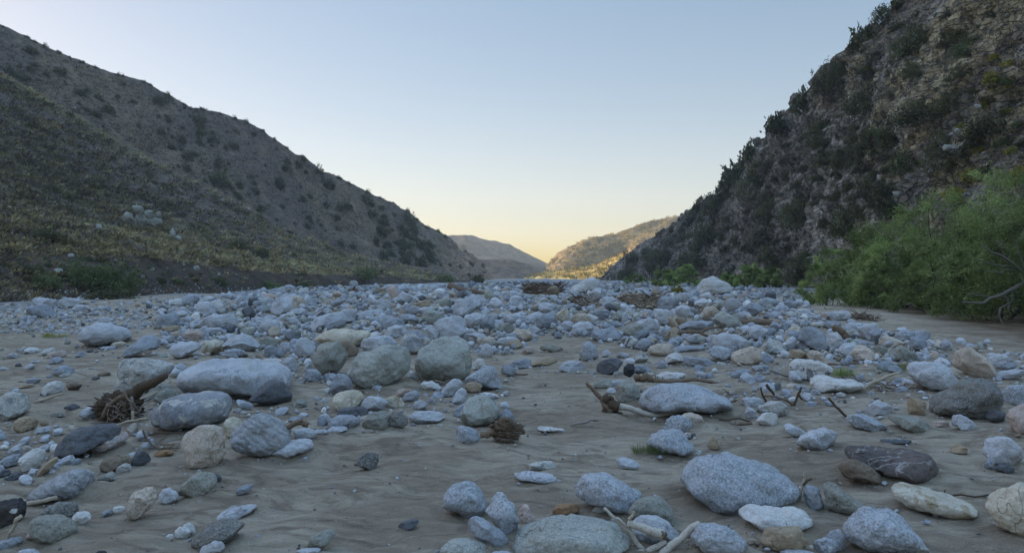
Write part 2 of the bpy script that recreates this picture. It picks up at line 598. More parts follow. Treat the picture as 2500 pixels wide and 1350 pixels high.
ST_B = [   # long ridge behind it: foot, middle, crest, back
    [(-4600, 700, 60), (-4600, 50, 95), (-4900, -1000, 130), (-4900, -300, 230)],
    [(-2600, 640, 80), (-2600, 50, 140), (-2800, -850, 200), (-2800, -200, 330)],
    [(-1300, 580, 110), (-1300, 100, 180), (-1350, -480, 240), (-1350, 0, 380)],
    [(-500, 540, 145), (-500, 230, 200), (-500, -125, 248), (-500, 150, 390)],
    [(0, 500, 180), (0, 290, 215), (0, 75, 250), (0, 260, 400)],
    [(200, 560, 200), (200, 350, 235), (200, 160, 268), (200, 330, 410)],
    [(400, 600, 225), (400, 405, 258), (400, 230, 287), (420, 400, 430)],
    [(600, 640, 255), (600, 465, 285), (592, 302, 310), (620, 450, 450)],
    [(740, 660, 280), (740, 520, 308), (738, 392, 332), (760, 520, 460)],
    [(860, 670, 300), (860, 560, 326), (862, 454, 350), (880, 560, 470)],
    [(960, 675, 320), (960, 580, 345), (965, 492, 368), (985, 590, 480)],
    [(1050, 683, 335), (1048, 612, 360), (1045, 545, 385), (1065, 620, 490)],
    [(1130, 688, 350), (1122, 640, 376), (1112, 592, 400), (1130, 650, 500)],
    [(1185, 691, 365), (1178, 665, 390), (1168, 636, 415), (1185, 670, 500)],
    [(1215, 693, 390), (1212, 690, 405), (1205, 688, 425), (1215, 691, 500)],
]
ST_R = [   # right cliff: foot, crest
    [(1462, 691, 320), (1466, 686, 335)],
    [(1515, 693, 290), (1500, 650, 325)],
    [(1580, 695, 262), (1560, 602, 310)],
    [(1665, 697, 230), (1640, 545, 280)],
    [(1750, 699, 200), (1700, 502, 248)],
    [(1815, 702, 172), (1758, 455, 215)],
    [(1870, 705, 150), (1830, 362, 188)],
    [(1920, 709, 130), (1890, 295, 165)],
    [(1965, 713, 112), (1942, 238, 146)],
    [(2010, 718, 97), (1988, 198, 131)],
    [(2100, 730, 76), (2074, 130, 112)],
    [(2130, 735, 70), (2092, 78, 106)],
    [(2220, 750, 58), (2190, 5, 98)],
    [(2370, 778, 45), (2330, -130, 90)],
    [(2520, 806, 38), (2480, -270, 84)],
    [(3000, 850, 30), (2950, -560, 76)],
    [(4200, 930, 21), (4300, -900, 62)],
    [(7000, 1100, 13), (7500, -1500, 44)],
]
def with_mids(st):
    out = []
    for f, c in st:
        a, b = up(*f), up(*c)
        row = [f]
        for t, lift in ((0.3, 0.05), (0.65, 0.05)):
            p = a + (b - a) * t
            p = p + np.array((0, -1, 1)) * lift * np.linalg.norm(b - a)
            q = proj(*p)
            row.append((q[0], q[1], p[1]))
        row.append(c)
        d = c[2] + 60
        q = proj(b[0] + 25, d, b[2] - 12)
        row.append((q[0], q[1], d))
        out.append(row)
    return out

ST_FL = [  # farthest hill, blue with haze
    [(600, 690, 1000), (600, 560, 1150), (600, 620, 1320)],
    [(1000, 690, 960), (1000, 566, 1120), (1000, 620, 1320)],
    [(1110, 690, 950), (1110, 572, 1110), (1120, 620, 1320)],
    [(1200, 690, 940), (1205, 584, 1100), (1220, 630, 1320)],
    [(1270, 690, 930), (1275, 606, 1090), (1290, 640, 1320)],
    [(1330, 690, 920), (1325, 634, 1080), (1345, 655, 1320)],
    [(1420, 690, 915), (1420, 668, 1075), (1440, 675, 1320)],
]
ST_FM = [  # low brown terrace in front of it
    [(1120, 692, 520), (1120, 632, 570), (1120, 640, 700)],
    [(1180, 692, 530), (1185, 635, 580), (1190, 643, 700)],
    [(1250, 691, 540), (1252, 635, 590), (1260, 645, 720)],
    [(1300, 691, 550), (1305, 645, 600), (1310, 652, 720)],
    [(1340, 690, 560), (1345, 658, 610), (1345, 664, 730)],
    [(1400, 690, 570), (1400, 680, 620), (1400, 680, 740)],
]
ST_FR = [  # sunlit hill down the valley
    [(1310, 690, 720), (1322, 664, 760), (1332, 645, 800), (1350, 660, 980)],
    [(1380, 690, 700), (1372, 640, 755), (1366, 614, 800), (1385, 640, 980)],
    [(1440, 690, 690), (1428, 630, 745), (1420, 584, 800), (1440, 620, 980)],
    [(1520, 690, 680), (1505, 620, 740), (1500, 568, 805), (1520, 600, 980)],
    [(1580, 690, 670), (1560, 610, 735), (1550, 546, 810), (1570, 590, 990)],
    [(1660, 690, 650), (1640, 600, 730), (1635, 524, 820), (1650, 570, 990)],
    [(1760, 690, 630), (1740, 590, 720), (1740, 506, 825), (1760, 560, 1000)],
    [(1900, 690, 610), (1900, 570, 710), (1900, 470, 830), (1900, 540, 1000)],
]
ST_FA = [  # low sunlit apron at its foot
    [(1250, 692, 470), (1255, 688, 500), (1262, 684, 540), (1270, 688, 620)],
    [(1310, 692, 455), (1310, 678, 490), (1318, 664, 540), (1320, 670, 620)],
    [(1380, 692, 440), (1380, 676, 480), (1385, 658, 535), (1390, 668, 620)],
    [(1440, 692, 425), (1440, 672, 470), (1442, 648, 530), (1450, 660, 620)],
    [(1500, 692, 410), (1500, 662, 460), (1502, 628, 525), (1510, 650, 620)],
    [(1580, 692, 400), (1570, 650, 450), (1565, 606, 520), (1580, 640, 620)],
    [(1700, 692, 390), (1690, 640, 440), (1690, 580, 515), (1700, 620, 620)],
]

def hill_mat(name, nscale=1.0, bdist=0.5, rocky=0.0, dark=(0.055, 0.052, 0.045)):
    m, nd, lk, bs = nodes_of(name)
    a = N(nd, 'ShaderNodeAttribute', attribute_name='Col')
    v = obj_vec(nd, lk, rnd=False)
    n1 = noise(nd, lk, v, 0.9 * nscale, 6, 0.68)
    n2 = noise(nd, lk, v, 0.16 * nscale, 5, 0.6)
    c = mixc(nd, lk, math_n(nd, lk, 'MULTIPLY', ramp(nd, lk, n1, 0.44, 0.58), 0.8), a.outputs['Color'], dark)
    lt = mixc(nd, lk, 1.0, a.outputs['Color'], (1.55, 1.5, 1.4), 'MULTIPLY')
    c = mixc(nd, lk, math_n(nd, lk, 'MULTIPLY', ramp(nd, lk, n2, 0.5, 0.68), 0.55), c, lt)
    h = n1
    if rocky:
        vo = N(nd, 'ShaderNodeTexVoronoi', feature='DISTANCE_TO_EDGE')
        vo.inputs['Scale'].default_value = 0.8
        vd = obj_vec(nd, lk, rnd=False, scale=(0.9, 0.7, 2.2), rot=(0.35, 0.3, 0.2))
        vdn = N(nd, 'ShaderNodeTexNoise')
        vdn.inputs['Scale'].default_value = 1.2
        lk.new(vd, vdn.inputs['Vector'])
        mv = N(nd, 'ShaderNodeVectorMath', operation='ADD')
        lk.new(vd, mv.inputs[0])
        lk.new(vdn.outputs['Color'], mv.inputs[1])
        lk.new(mv.outputs[0], vo.inputs['Vector'])
        cr = ramp(nd, lk, vo.outputs['Distance'], 0.0, 0.12)
        c = mixc(nd, lk, math_n(nd, lk, 'MULTIPLY', math_n(nd, lk, 'SUBTRACT', 1.0, cr), rocky * 0.25), c, (0.05, 0.047, 0.043))
        h = math_n(nd, lk, 'ADD', n1, math_n(nd, lk, 'MULTIPLY', cr, rocky))
    lk.new(c, bs.inputs['Base Color'])
    bs.inputs['Roughness'].default_value = 0.95
    bs.inputs['Specular IOR Level'].default_value = 0.1
    bump(nd, lk, bs, h, 0.8, bdist)
    return m

def mix3(a, b, t):
    return np.asarray(a)[None] * (1 - t[:, None]) + np.asarray(b)[None] * t[:, None]

def mixv(A, b, t):
    return A * (1 - t[:, None]) + np.asarray(b)[None] * t[:, None]

MAT_SAND = sand_mat()
MAT_HILL = hill_mat('dry_grass_slope', 1.0, 0.5)
MAT_CLIFF = hill_mat('rocky_slope', 1.1, 0.7, 1.0)
MAT_FAR = hill_mat('far_slope', 0.25, 2.0, dark=(0.075, 0.065, 0.045))

riverbed, GV = build_ground()

def disp_A(P, T):
    w = sstep(0.02, 0.25, T)
    steep = (1 - sstep(0.10, 0.2, T))
    e = fbm(P * np.array((0.25, 0.25, 0.1)), 4, 41)
    return 0.5 * e * steep + w * (1.5 * fbm(P * 0.03, 3, 42) + 0.5 * fbm(P * 0.16, 3, 43) + 0.12 * fbm(P * 0.8, 2, 44))

def col_A(P, T, n):
    k = sstep(0.075, 0.10, T + 0.02 * fbm(P * 0.3, 3, 45))      # above the bank edge
    C = mix3((0.095, 0.072, 0.056), (0.135, 0.115, 0.07), k)
    g = sstep(0.0, 0.5, fbm(P * 0.05, 3, 46)) * k
    C = mixv(C, (0.12, 0.10, 0.085), g * sstep(0.16, 0.35, T))
    lip = np.exp(-((T - 0.135) / 0.035) ** 2)
    C = mixv(C, (0.30, 0.275, 0.12), lip * 0.9)
    return C

def disp_B(P, T):
    q = P * np.array((0.022, 0.011, 0.012))
    gul = 1 - np.abs(fbm(q, 3, 51))
    cr = 1 - 0.75 * sstep(0.40, 0.56, T)
    return (-3.0 * (gul ** 3) + 1.5) * cr + 1.0 * cr * fbm(P * 0.06, 3, 52) + 0.35 * fbm(P * 0.3, 3, 53)

def col_B(P, T, n):
    C = mix3((0.125, 0.10, 0.083), (0.155, 0.125, 0.09), sstep(-0.3, 0.5, fbm(P * 0.03, 3, 54)))
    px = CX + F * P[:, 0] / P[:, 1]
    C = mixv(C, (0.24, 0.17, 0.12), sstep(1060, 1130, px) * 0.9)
    return C

def disp_R(P, T):
    q = P @ np.array([[0.9, 0.2, 0], [-0.2, 0.9, 0.3], [0.1, -0.3, 0.9]])
    rid = 1 - np.abs(fbm(q * np.array((0.10, 0.07, 0.16)), 4, 61))
    blk = np.abs(fbm(q * np.array((0.45, 0.35, 0.9)), 3, 62))
    return (1.7 * rid ** 2 - 1.3) + 0.7 * strips(P, 66) + 0.6 * blk + 0.35 * fbm(q * 1.3, 2, 63)

def col_R(P, T, n):
    e = fbm(P * 0.09, 4, 64)
    C = mix3((0.225, 0.205, 0.178), (0.345, 0.318, 0.278), sstep(-0.4, 0.5, e))
    C = mixv(C, (0.145, 0.118, 0.088), sstep(0.1, 0.6, fbm(P * 0.13 + 40, 3, 65)) * 0.7)
    px = CX + F * P[:, 0] / P[:, 1]
    straw = sstep(0.02, 0.32, strips(P, 66) + 0.26 * sstep(2080, 2450, px) - 0.02) * sstep(1980, 2130, px)
    C = mixv(C, (0.40, 0.34, 0.215), straw * 0.85)
    return C

tag(hill('hill', ST_A, 620, 260, disp_A, col_A, MAT_HILL, 'near left spur with straw grass slope and dark cut dirt bank', 2), kind='structure')
tag(hill('hill', ST_B, 560, 200, disp_B, col_B, MAT_HILL, 'long bare ridge sloping down from the upper left behind the grassy spur', 2), kind='structure')
tag(hill('hill', with_mids(ST_R), 640, 240, disp_R, col_R, MAT_CLIFF, 'steep rocky shrub dotted cliff filling the right side', 2), kind='structure')
fd = lambda k: (lambda P, T: k * fbm(P * 0.012, 4, 71) + 0.35 * k * fbm(P * 0.05, 3, 72) - 0.2 * k)
hill('hill', ST_FL, 160, 60, fd(5), lambda P, T, n: mix3((0.14, 0.13, 0.105), (0.18, 0.165, 0.13), sstep(-.4, .4, fbm(P * .02, 3, 73))), MAT_FAR, 'farthest blue grey hill at the end of the valley', 1)
hill('hill', ST_FM, 160, 60, fd(2.2), lambda P, T, n: mix3((0.17, 0.125, 0.095), (0.22, 0.17, 0.125), sstep(-.4, .4, fbm(P * .03, 3, 74))), MAT_FAR, 'low brown terrace bluff in front of the farthest hill', 1)
def rib(P, T):
    return 15 * fbm(P * np.array((0.022, 0.006, 0.006)), 3, 75) * sstep(0, .12, T) * (1 - sstep(.24, .37, T))  + 2.5 * fbm(P * 0.05, 3, 76) - 1.5
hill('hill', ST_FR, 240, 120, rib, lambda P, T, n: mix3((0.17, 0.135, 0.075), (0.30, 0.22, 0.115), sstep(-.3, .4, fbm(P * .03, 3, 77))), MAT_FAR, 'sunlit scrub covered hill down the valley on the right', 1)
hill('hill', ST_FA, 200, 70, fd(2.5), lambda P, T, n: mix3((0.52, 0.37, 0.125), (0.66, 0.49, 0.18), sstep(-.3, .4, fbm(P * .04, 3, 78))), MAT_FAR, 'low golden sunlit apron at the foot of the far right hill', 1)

# one tree of all terrain, to stand things on it
def tri_of(V, Fq, off):
    return (Fq + off).tolist()
_V, _F, _o, _own = [], [], 0, []
nr_, nc_ = 4 + 520 + 79, 39 + 760 + 39
gf = grid_faces(nr_, nc_)
for k, (P, q) in enumerate([(GV, gf)] + HILLV):
    _V.append(P)
    _F += (q + _o).tolist()
    _own += [k] * len(q)
    _o += len(P)
BVH = BVHTree.FromPolygons(np.concatenate(_V).tolist(), _F)
def hit(px, py):
    d = Vector(((px - CX) / F, 1.0, -(py - CY) / F))
    r = BVH.ray_cast(Vector((0, 0, EYE)), d.normalized())
    if r[0] is None:
        return None
    return r[0], r[1], _own[r[2]]
def ground_at(x, y, z0=60.0):
    r = BVH.ray_cast(Vector((x, y, z0)), Vector((0, 0, -1)))
    return r[0].z if r[0] is not None else 0.0
# ------------------------------------------------------------------ stones
RM = {
 'pale':   rock_mat('pale_granite', (0.43, 0.45, 0.485), (0.33, 0.345, 0.375), 0.3, (0.12, 0.12, 0.12)),
 'blue':   rock_mat('blue_grey_granite', (0.29, 0.315, 0.355), (0.215, 0.235, 0.265), 0.35, (0.08, 0.085, 0.09)),
 'speck':  rock_mat('salt_and_pepper_granite', (0.34, 0.37, 0.41), (0.275, 0.30, 0.335), 0.6, (0.10, 0.11, 0.125), light=(0.50, 0.52, 0.545)),
 'white':  rock_mat('white_stone', (0.53, 0.53, 0.52), (0.43, 0.435, 0.435), 0.35, (0.2, 0.2, 0.2)),
 'cream':  rock_mat('cream_stone', (0.53, 0.48, 0.39), (0.42, 0.38, 0.31), 0.3, (0.2, 0.18, 0.15)),
 'slate':  rock_mat('dark_slate', (0.115, 0.122, 0.135), (0.085, 0.09, 0.10), 0.4, (0.04, 0.04, 0.045)),
 'black':  rock_mat('black_stone', (0.035, 0.036, 0.04), (0.05, 0.05, 0.055), 0.2, (0.02, 0.02, 0.02)),
 'warm':   rock_mat('beige_granite', (0.40, 0.345, 0.29), (0.46, 0.40, 0.345), 0.5, (0.13, 0.115, 0.10)),
 'pink':   rock_mat('pinkish_stone', (0.42, 0.335, 0.295), (0.38, 0.33, 0.31), 0.45, (0.14, 0.12, 0.11)),
 'tan':    rock_mat('tan_stone', (0.34, 0.275, 0.195), (0.27, 0.215, 0.155), 0.35, (0.12, 0.10, 0.07)),
 'brown':  rock_mat('brown_stone', (0.16, 0.125, 0.095), (0.21, 0.17, 0.13), 0.4, (0.06, 0.05, 0.04)),
 'orange': rock_mat('orange_stone', (0.30, 0.18, 0.10), (0.25, 0.155, 0.09), 0.35, (0.12, 0.08, 0.05)),
 'green':  rock_mat('green_grey_stone', (0.225, 0.23, 0.205), (0.28, 0.28, 0.25), 0.5, (0.08, 0.085, 0.075)),
 'greenpale': rock_mat('pale_green_grey_stone', (0.33, 0.345, 0.32), (0.265, 0.28, 0.265), 0.4, (0.11, 0.115, 0.10)),
 'dark':   rock_mat('dark_speckled_stone', (0.13, 0.13, 0.125), (0.18, 0.18, 0.17), 0.6, (0.045, 0.047, 0.05), light=(0.32, 0.32, 0.30)),
 'band':   rock_mat('banded_gneiss', (0.34, 0.355, 0.375), (0.28, 0.295, 0.315), 0.3, (0.08, 0.085, 0.09), band=0.5, bandc=(0.13, 0.14, 0.155)),
 'mottle': rock_mat('mottled_stone', (0.42, 0.42, 0.40), (0.36, 0.36, 0.35), 0.4, (0.1, 0.1, 0.1), patch=0.85, patchc=(0.16, 0.17, 0.17)),
 'pied':   rock_mat('pied_stone', (0.56, 0.56, 0.55), (0.46, 0.46, 0.46), 0.3, (0.1, 0.1, 0.1), patch=1.0, patchc=(0.055, 0.06, 0.075)),
 'bluemottle': rock_mat('blue_mottled_stone', (0.25, 0.265, 0.29), (0.19, 0.20, 0.225), 0.4, (0.07, 0.075, 0.08), patch=0.9, patchc=(0.42, 0.41, 0.375)),
 'pinkmottle': rock_mat('pink_mottled_stone', (0.42, 0.36, 0.34), (0.36, 0.32, 0.31), 0.5, (0.1, 0.1, 0.1), patch=0.7, patchc=(0.30, 0.31, 0.31)),
 'vein':   rock_mat('veined_dark_stone', (0.085, 0.076, 0.075), (0.135, 0.112, 0.105), 0.4, (0.03, 0.03, 0.035), vein=0.7, veinc=(0.36, 0.36, 0.36)),
 'rusty':  rock_mat('rust_stained_stone', (0.50, 0.47, 0.39), (0.43, 0.41, 0.36), 0.3, (0.2, 0.18, 0.15), patch=0.8, patchc=(0.25, 0.19, 0.11)),
 'blotch': rock_mat('black_stone_white_blotch', (0.030, 0.032, 0.037), (0.045, 0.046, 0.05), 0.2, (0.02, 0.02, 0.02)),
}
def add_blotch(m, ctr, r):
    """a ragged white mark on one face of a stone, in the stone's own coordinates"""
    nd, lk = m.node_tree.nodes, m.node_tree.links
    bs = nd['Principled BSDF']
    src = bs.inputs['Base Color'].links[0].from_socket
    tc = N(nd, 'ShaderNodeTexCoord')
    sb = N(nd, 'ShaderNodeVectorMath', operation='SUBTRACT')
    lk.new(tc.outputs['Object'], sb.inputs[0])
    sb.inputs[1].default_value = ctr
    ml = N(nd, 'ShaderNodeVectorMath', operation='MULTIPLY')
    lk.new(sb.outputs[0], ml.inputs[0])
    ml.inputs[1].default_value = (1.0, 0.0, 1.5)
    ln = N(nd, 'ShaderNodeVectorMath', operation='LENGTH')
    lk.new(ml.outputs[0], ln.inputs[0])
    nz = noise(nd, lk, tc.outputs['Object'], 60, 4, 0.7)
    d = math_n(nd, lk, 'ADD', ln.outputs['Value'], math_n(nd, lk, 'MULTIPLY', nz, r * 1.8))
    lk.new(mixc(nd, lk, ramp(nd, lk, d, r * 1.75, r * 1.55), src, (0.55, 0.57, 0.58)), bs.inputs['Base Color'])
add_blotch(RM['blotch'], (0.045, 0.0, 0.07), 0.028)
WORD = {'pale': 'pale grey', 'blue': 'blue grey', 'speck': 'speckled grey', 'white': 'whitish', 'cream': 'cream', 'slate': 'dark slate', 'black': 'black', 'warm': 'beige', 'pink': 'pinkish', 'tan': 'tan', 'brown': 'brown', 'orange': 'orange', 'green': 'greenish grey', 'greenpale': 'pale greenish', 'dark': 'dark speckled', 'band': 'banded grey', 'mottle': 'mottled grey', 'pied': 'black and white', 'bluemottle': 'blue mottled', 'pinkmottle': 'pink mottled', 'vein': 'dark veined', 'rusty': 'rust stained'}

TILE = {'A': (0, 680, .2592), 'B': (600, 680, .2592), 'C': (1200, 680, .2592), 'D': (1800, 680, .28),
        'E': (0, 1000, .2592), 'F': (600, 1000, .2592), 'G': (1200, 1000, .2592), 'H': (1800, 1000, .28),
        '1': (0, 690, .16), '2': (380, 690, .16), '3': (760, 690, .16), '4': (1140, 690, .16), '5': (1520, 690, .16), '6': (1900, 690, .16), 'P': (0, 0, 1.0)}

def tpx(t, pts):
    ox, oy, s = TILE[t]
    return [(ox + x * s, oy + y * s) for x, y in pts]

ROCKS = []       # every individual stone: dict(obj, px, py, w, col, label, short)

def rock_verts(W, Hh, D, prof, seed, ang, sub, facets):
    n, f = ico(sub)
    phi = np.arctan2(n[:, 2], n[:, 0])
    c = np.hypot(n[:, 0], n[:, 2])
    rr = np.interp(phi, prof[0], prof[1])
    e = 0.80
    rad = rr * np.power(c, e)
    P = np.stack([np.cos(phi) * rad, np.sign(n[:, 1]) * (D / 2) * np.power(np.abs(n[:, 1]), 0.85), np.sin(phi) * rad], 1)
    rs = np.random.default_rng(seed)
    size = (W * Hh * D) ** (1 / 3)
    for k in range(facets):
        m = rs.normal(size=3)
        m[1] = -abs(m[1]) * 1.2 - 0.25 if rs.random() < 0.75 else m[1]
        m[2] = m[2] * 0.8 + 0.25
        m /= np.linalg.norm(m)
        d = P @ m
        lim = d.max() * rs.uniform(0.6, 0.9)
        over = np.maximum(d - lim, 0)
        P = P - m[None] * (over * ang)[:, None]
    o = rs.uniform(-50, 50, 3)
    q = P / size
    disp = 0.06 * fbm(q * 2.1 + o, 3, seed) + 0.028 * fbm(q * 6.0 + o, 2, seed + 5)
    if sub >= 4:
        disp = disp + 0.008 * fbm(q * 17 + o, 2, seed + 9)
    nn = P / (np.array((W / 2, D / 2, Hh / 2)) ** 2)
    nn /= np.linalg.norm(nn, axis=1, keepdims=True) + 1e-9
    P = P + nn * (disp * size)[:, None]
    for ax, ext in ((0, W), (2, Hh)):
        lo, hi = P[:, ax].min(), P[:, ax].max()
        P[:, ax] = (P[:, ax] - (lo + hi) / 2) * (ext / (hi - lo))
    return P, f

def place_rock(col, poly, label=None, short=None, ybase=None, deep=None, ang=None, name=None, lift=0.0):
    """a stone whose outline POLY was measured on the photograph, stood on the riverbed at its own distance"""
    poly = np.array(poly, float)
    x0, y0 = poly.min(0)
    x1, y1 = poly.max(0)
    if ybase is None:
        ybase = y1
    cx, cy = (x0 + x1) / 2, (y0 + y1) / 2
    h = hit(cx, max(ybase, 682))
    if h is None:
        return None
    d0 = h[0].y
    cosa = 1 / math.hypot(1, (cx - CX) / F)
    W = (x1 - x0) * d0 * cosa / F
    th = math.atan2(max(ybase - CY, 1), F)
    Hh = (y1 - y0) * d0 / F
    D = min((deep or 0.85) * W, 0.9 * Hh / max(math.sin(th), 0.05), 1.9 * Hh + 0.15 * W)
    dc = d0 + 0.32 * D * cosa
    k = dc / d0
    W, Hh = W * k, Hh * k
    sy = math.sqrt(max(Hh ** 2 - (D * math.sin(th)) ** 2, (0.62 * Hh) ** 2)) / Hh
    dx = (poly[:, 0] - cx) * dc * cosa / F
    dz = (cy - poly[:, 1]) * dc / F * sy
    a = np.arctan2(dz, dx)
    r = np.hypot(dx, dz)
    # dense walk round the outline, then radius as a function of angle
    cl = np.vstack([np.c_[dx, dz], [[dx[0], dz[0]]]])
    seg = []
    for i in range(len(cl) - 1):
        for t in np.linspace(0, 1, 14, endpoint=False):
            seg.append(cl[i] * (1 - t) + cl[i + 1] * t)
    seg = np.array(seg)
    aa, rr = np.arctan2(seg[:, 1], seg[:, 0]), np.hypot(seg[:, 0], seg[:, 1])
    bins = np.linspace(-math.pi, math.pi, 73)
    o = np.argsort(aa)
    rb = np.interp(bins, np.r_[aa[o][-1] - 2 * math.pi, aa[o], aa[o][0] + 2 * math.pi], np.r_[rr[o][-1], rr[o], rr[o][0]])
    for _ in range(2):
        q = np.r_[rb[-2], rb, rb[1]]
        rb = 0.25 * q[:-2] + 0.5 * q[1:-1] + 0.25 * q[2:]
        rb[0] = rb[-1] = (rb[0] + rb[-1]) / 2
    seed = int(abs(cx * 13.7 + cy * 7.9)) % 100000
    sw = x1 - x0
    sub = 5 if sw > 130 else (4 if sw > 34 else 3)
    rs = random.Random(seed)
    ang = (rs.uniform(0.3, 0.6) if sw > 110 else rs.uniform(0.6, 1.0)) if ang is None else ang
    P, f = rock_verts(W, Hh * sy, D, (bins, rb), seed, ang, sub, 13 if sw <= 110 else 6)
    zc = EYE - (cy - CY) / F * dc + lift * Hh
    zb = min(P[:, 2].min() * 0.55, -0.01)
    ca = cosa
    sa = ((cx - CX) / F) * cosa
    rot = math.atan2(-sa, ca)
    nm = name or ('boulder' if W > 0.42 else 'cobble')
    m = mk_mesh(nm, P - np.array((0, 0, zb)), f, None, True, RM[col])
    ob = link(nm, m, None, (((cx - CX) / F) * dc, dc, zc + zb))
    ob.rotation_euler = (0, 0, rot)
    rec = dict(o=ob, px=cx, py=cy, x0=x0, x1=x1, y0=y0, y1=y1, w=W, h=Hh, col=col, label=label, short=short, d=dc, D=D, x=ob.location.x, y=dc, poly=poly, ybase=ybase)
    ROCKS.append(rec)
    return rec

def ell(x0, y0, x1, y1, tilt=0.0, seed=0, pw=2.4):
    """outline of a rounded stone in a box, leaning by TILT (fraction of its height)"""
    rs = random.Random(seed)
    cx, cy, a, b = (x0 + x1) / 2, (y0 + y1) / 2, (x1 - x0) / 2, (y1 - y0) / 2
    out = []
    for k in range(12):
        w = 2 * math.pi * k / 12 + rs.uniform(-0.12, 0.12)
        c, s = math.cos(w), math.sin(w)
        j = rs.uniform(0.9, 1.08)
        ex = math.copysign(abs(c) ** (2 / pw), c) * a * j
        ey = math.copysign(abs(s) ** (2 / pw), s) * b * j
        out.append((cx + ex + tilt * ey * a / max(b, 1e-6) * 0.5, cy + ey))
    P = np.array(out)
    lo, hi = P.min(0), P.max(0)
    P = (P - lo) / (hi - lo) * np.array((x1 - x0, y1 - y0)) + np.array((x0, y0))
    return [tuple(p) for p in P]
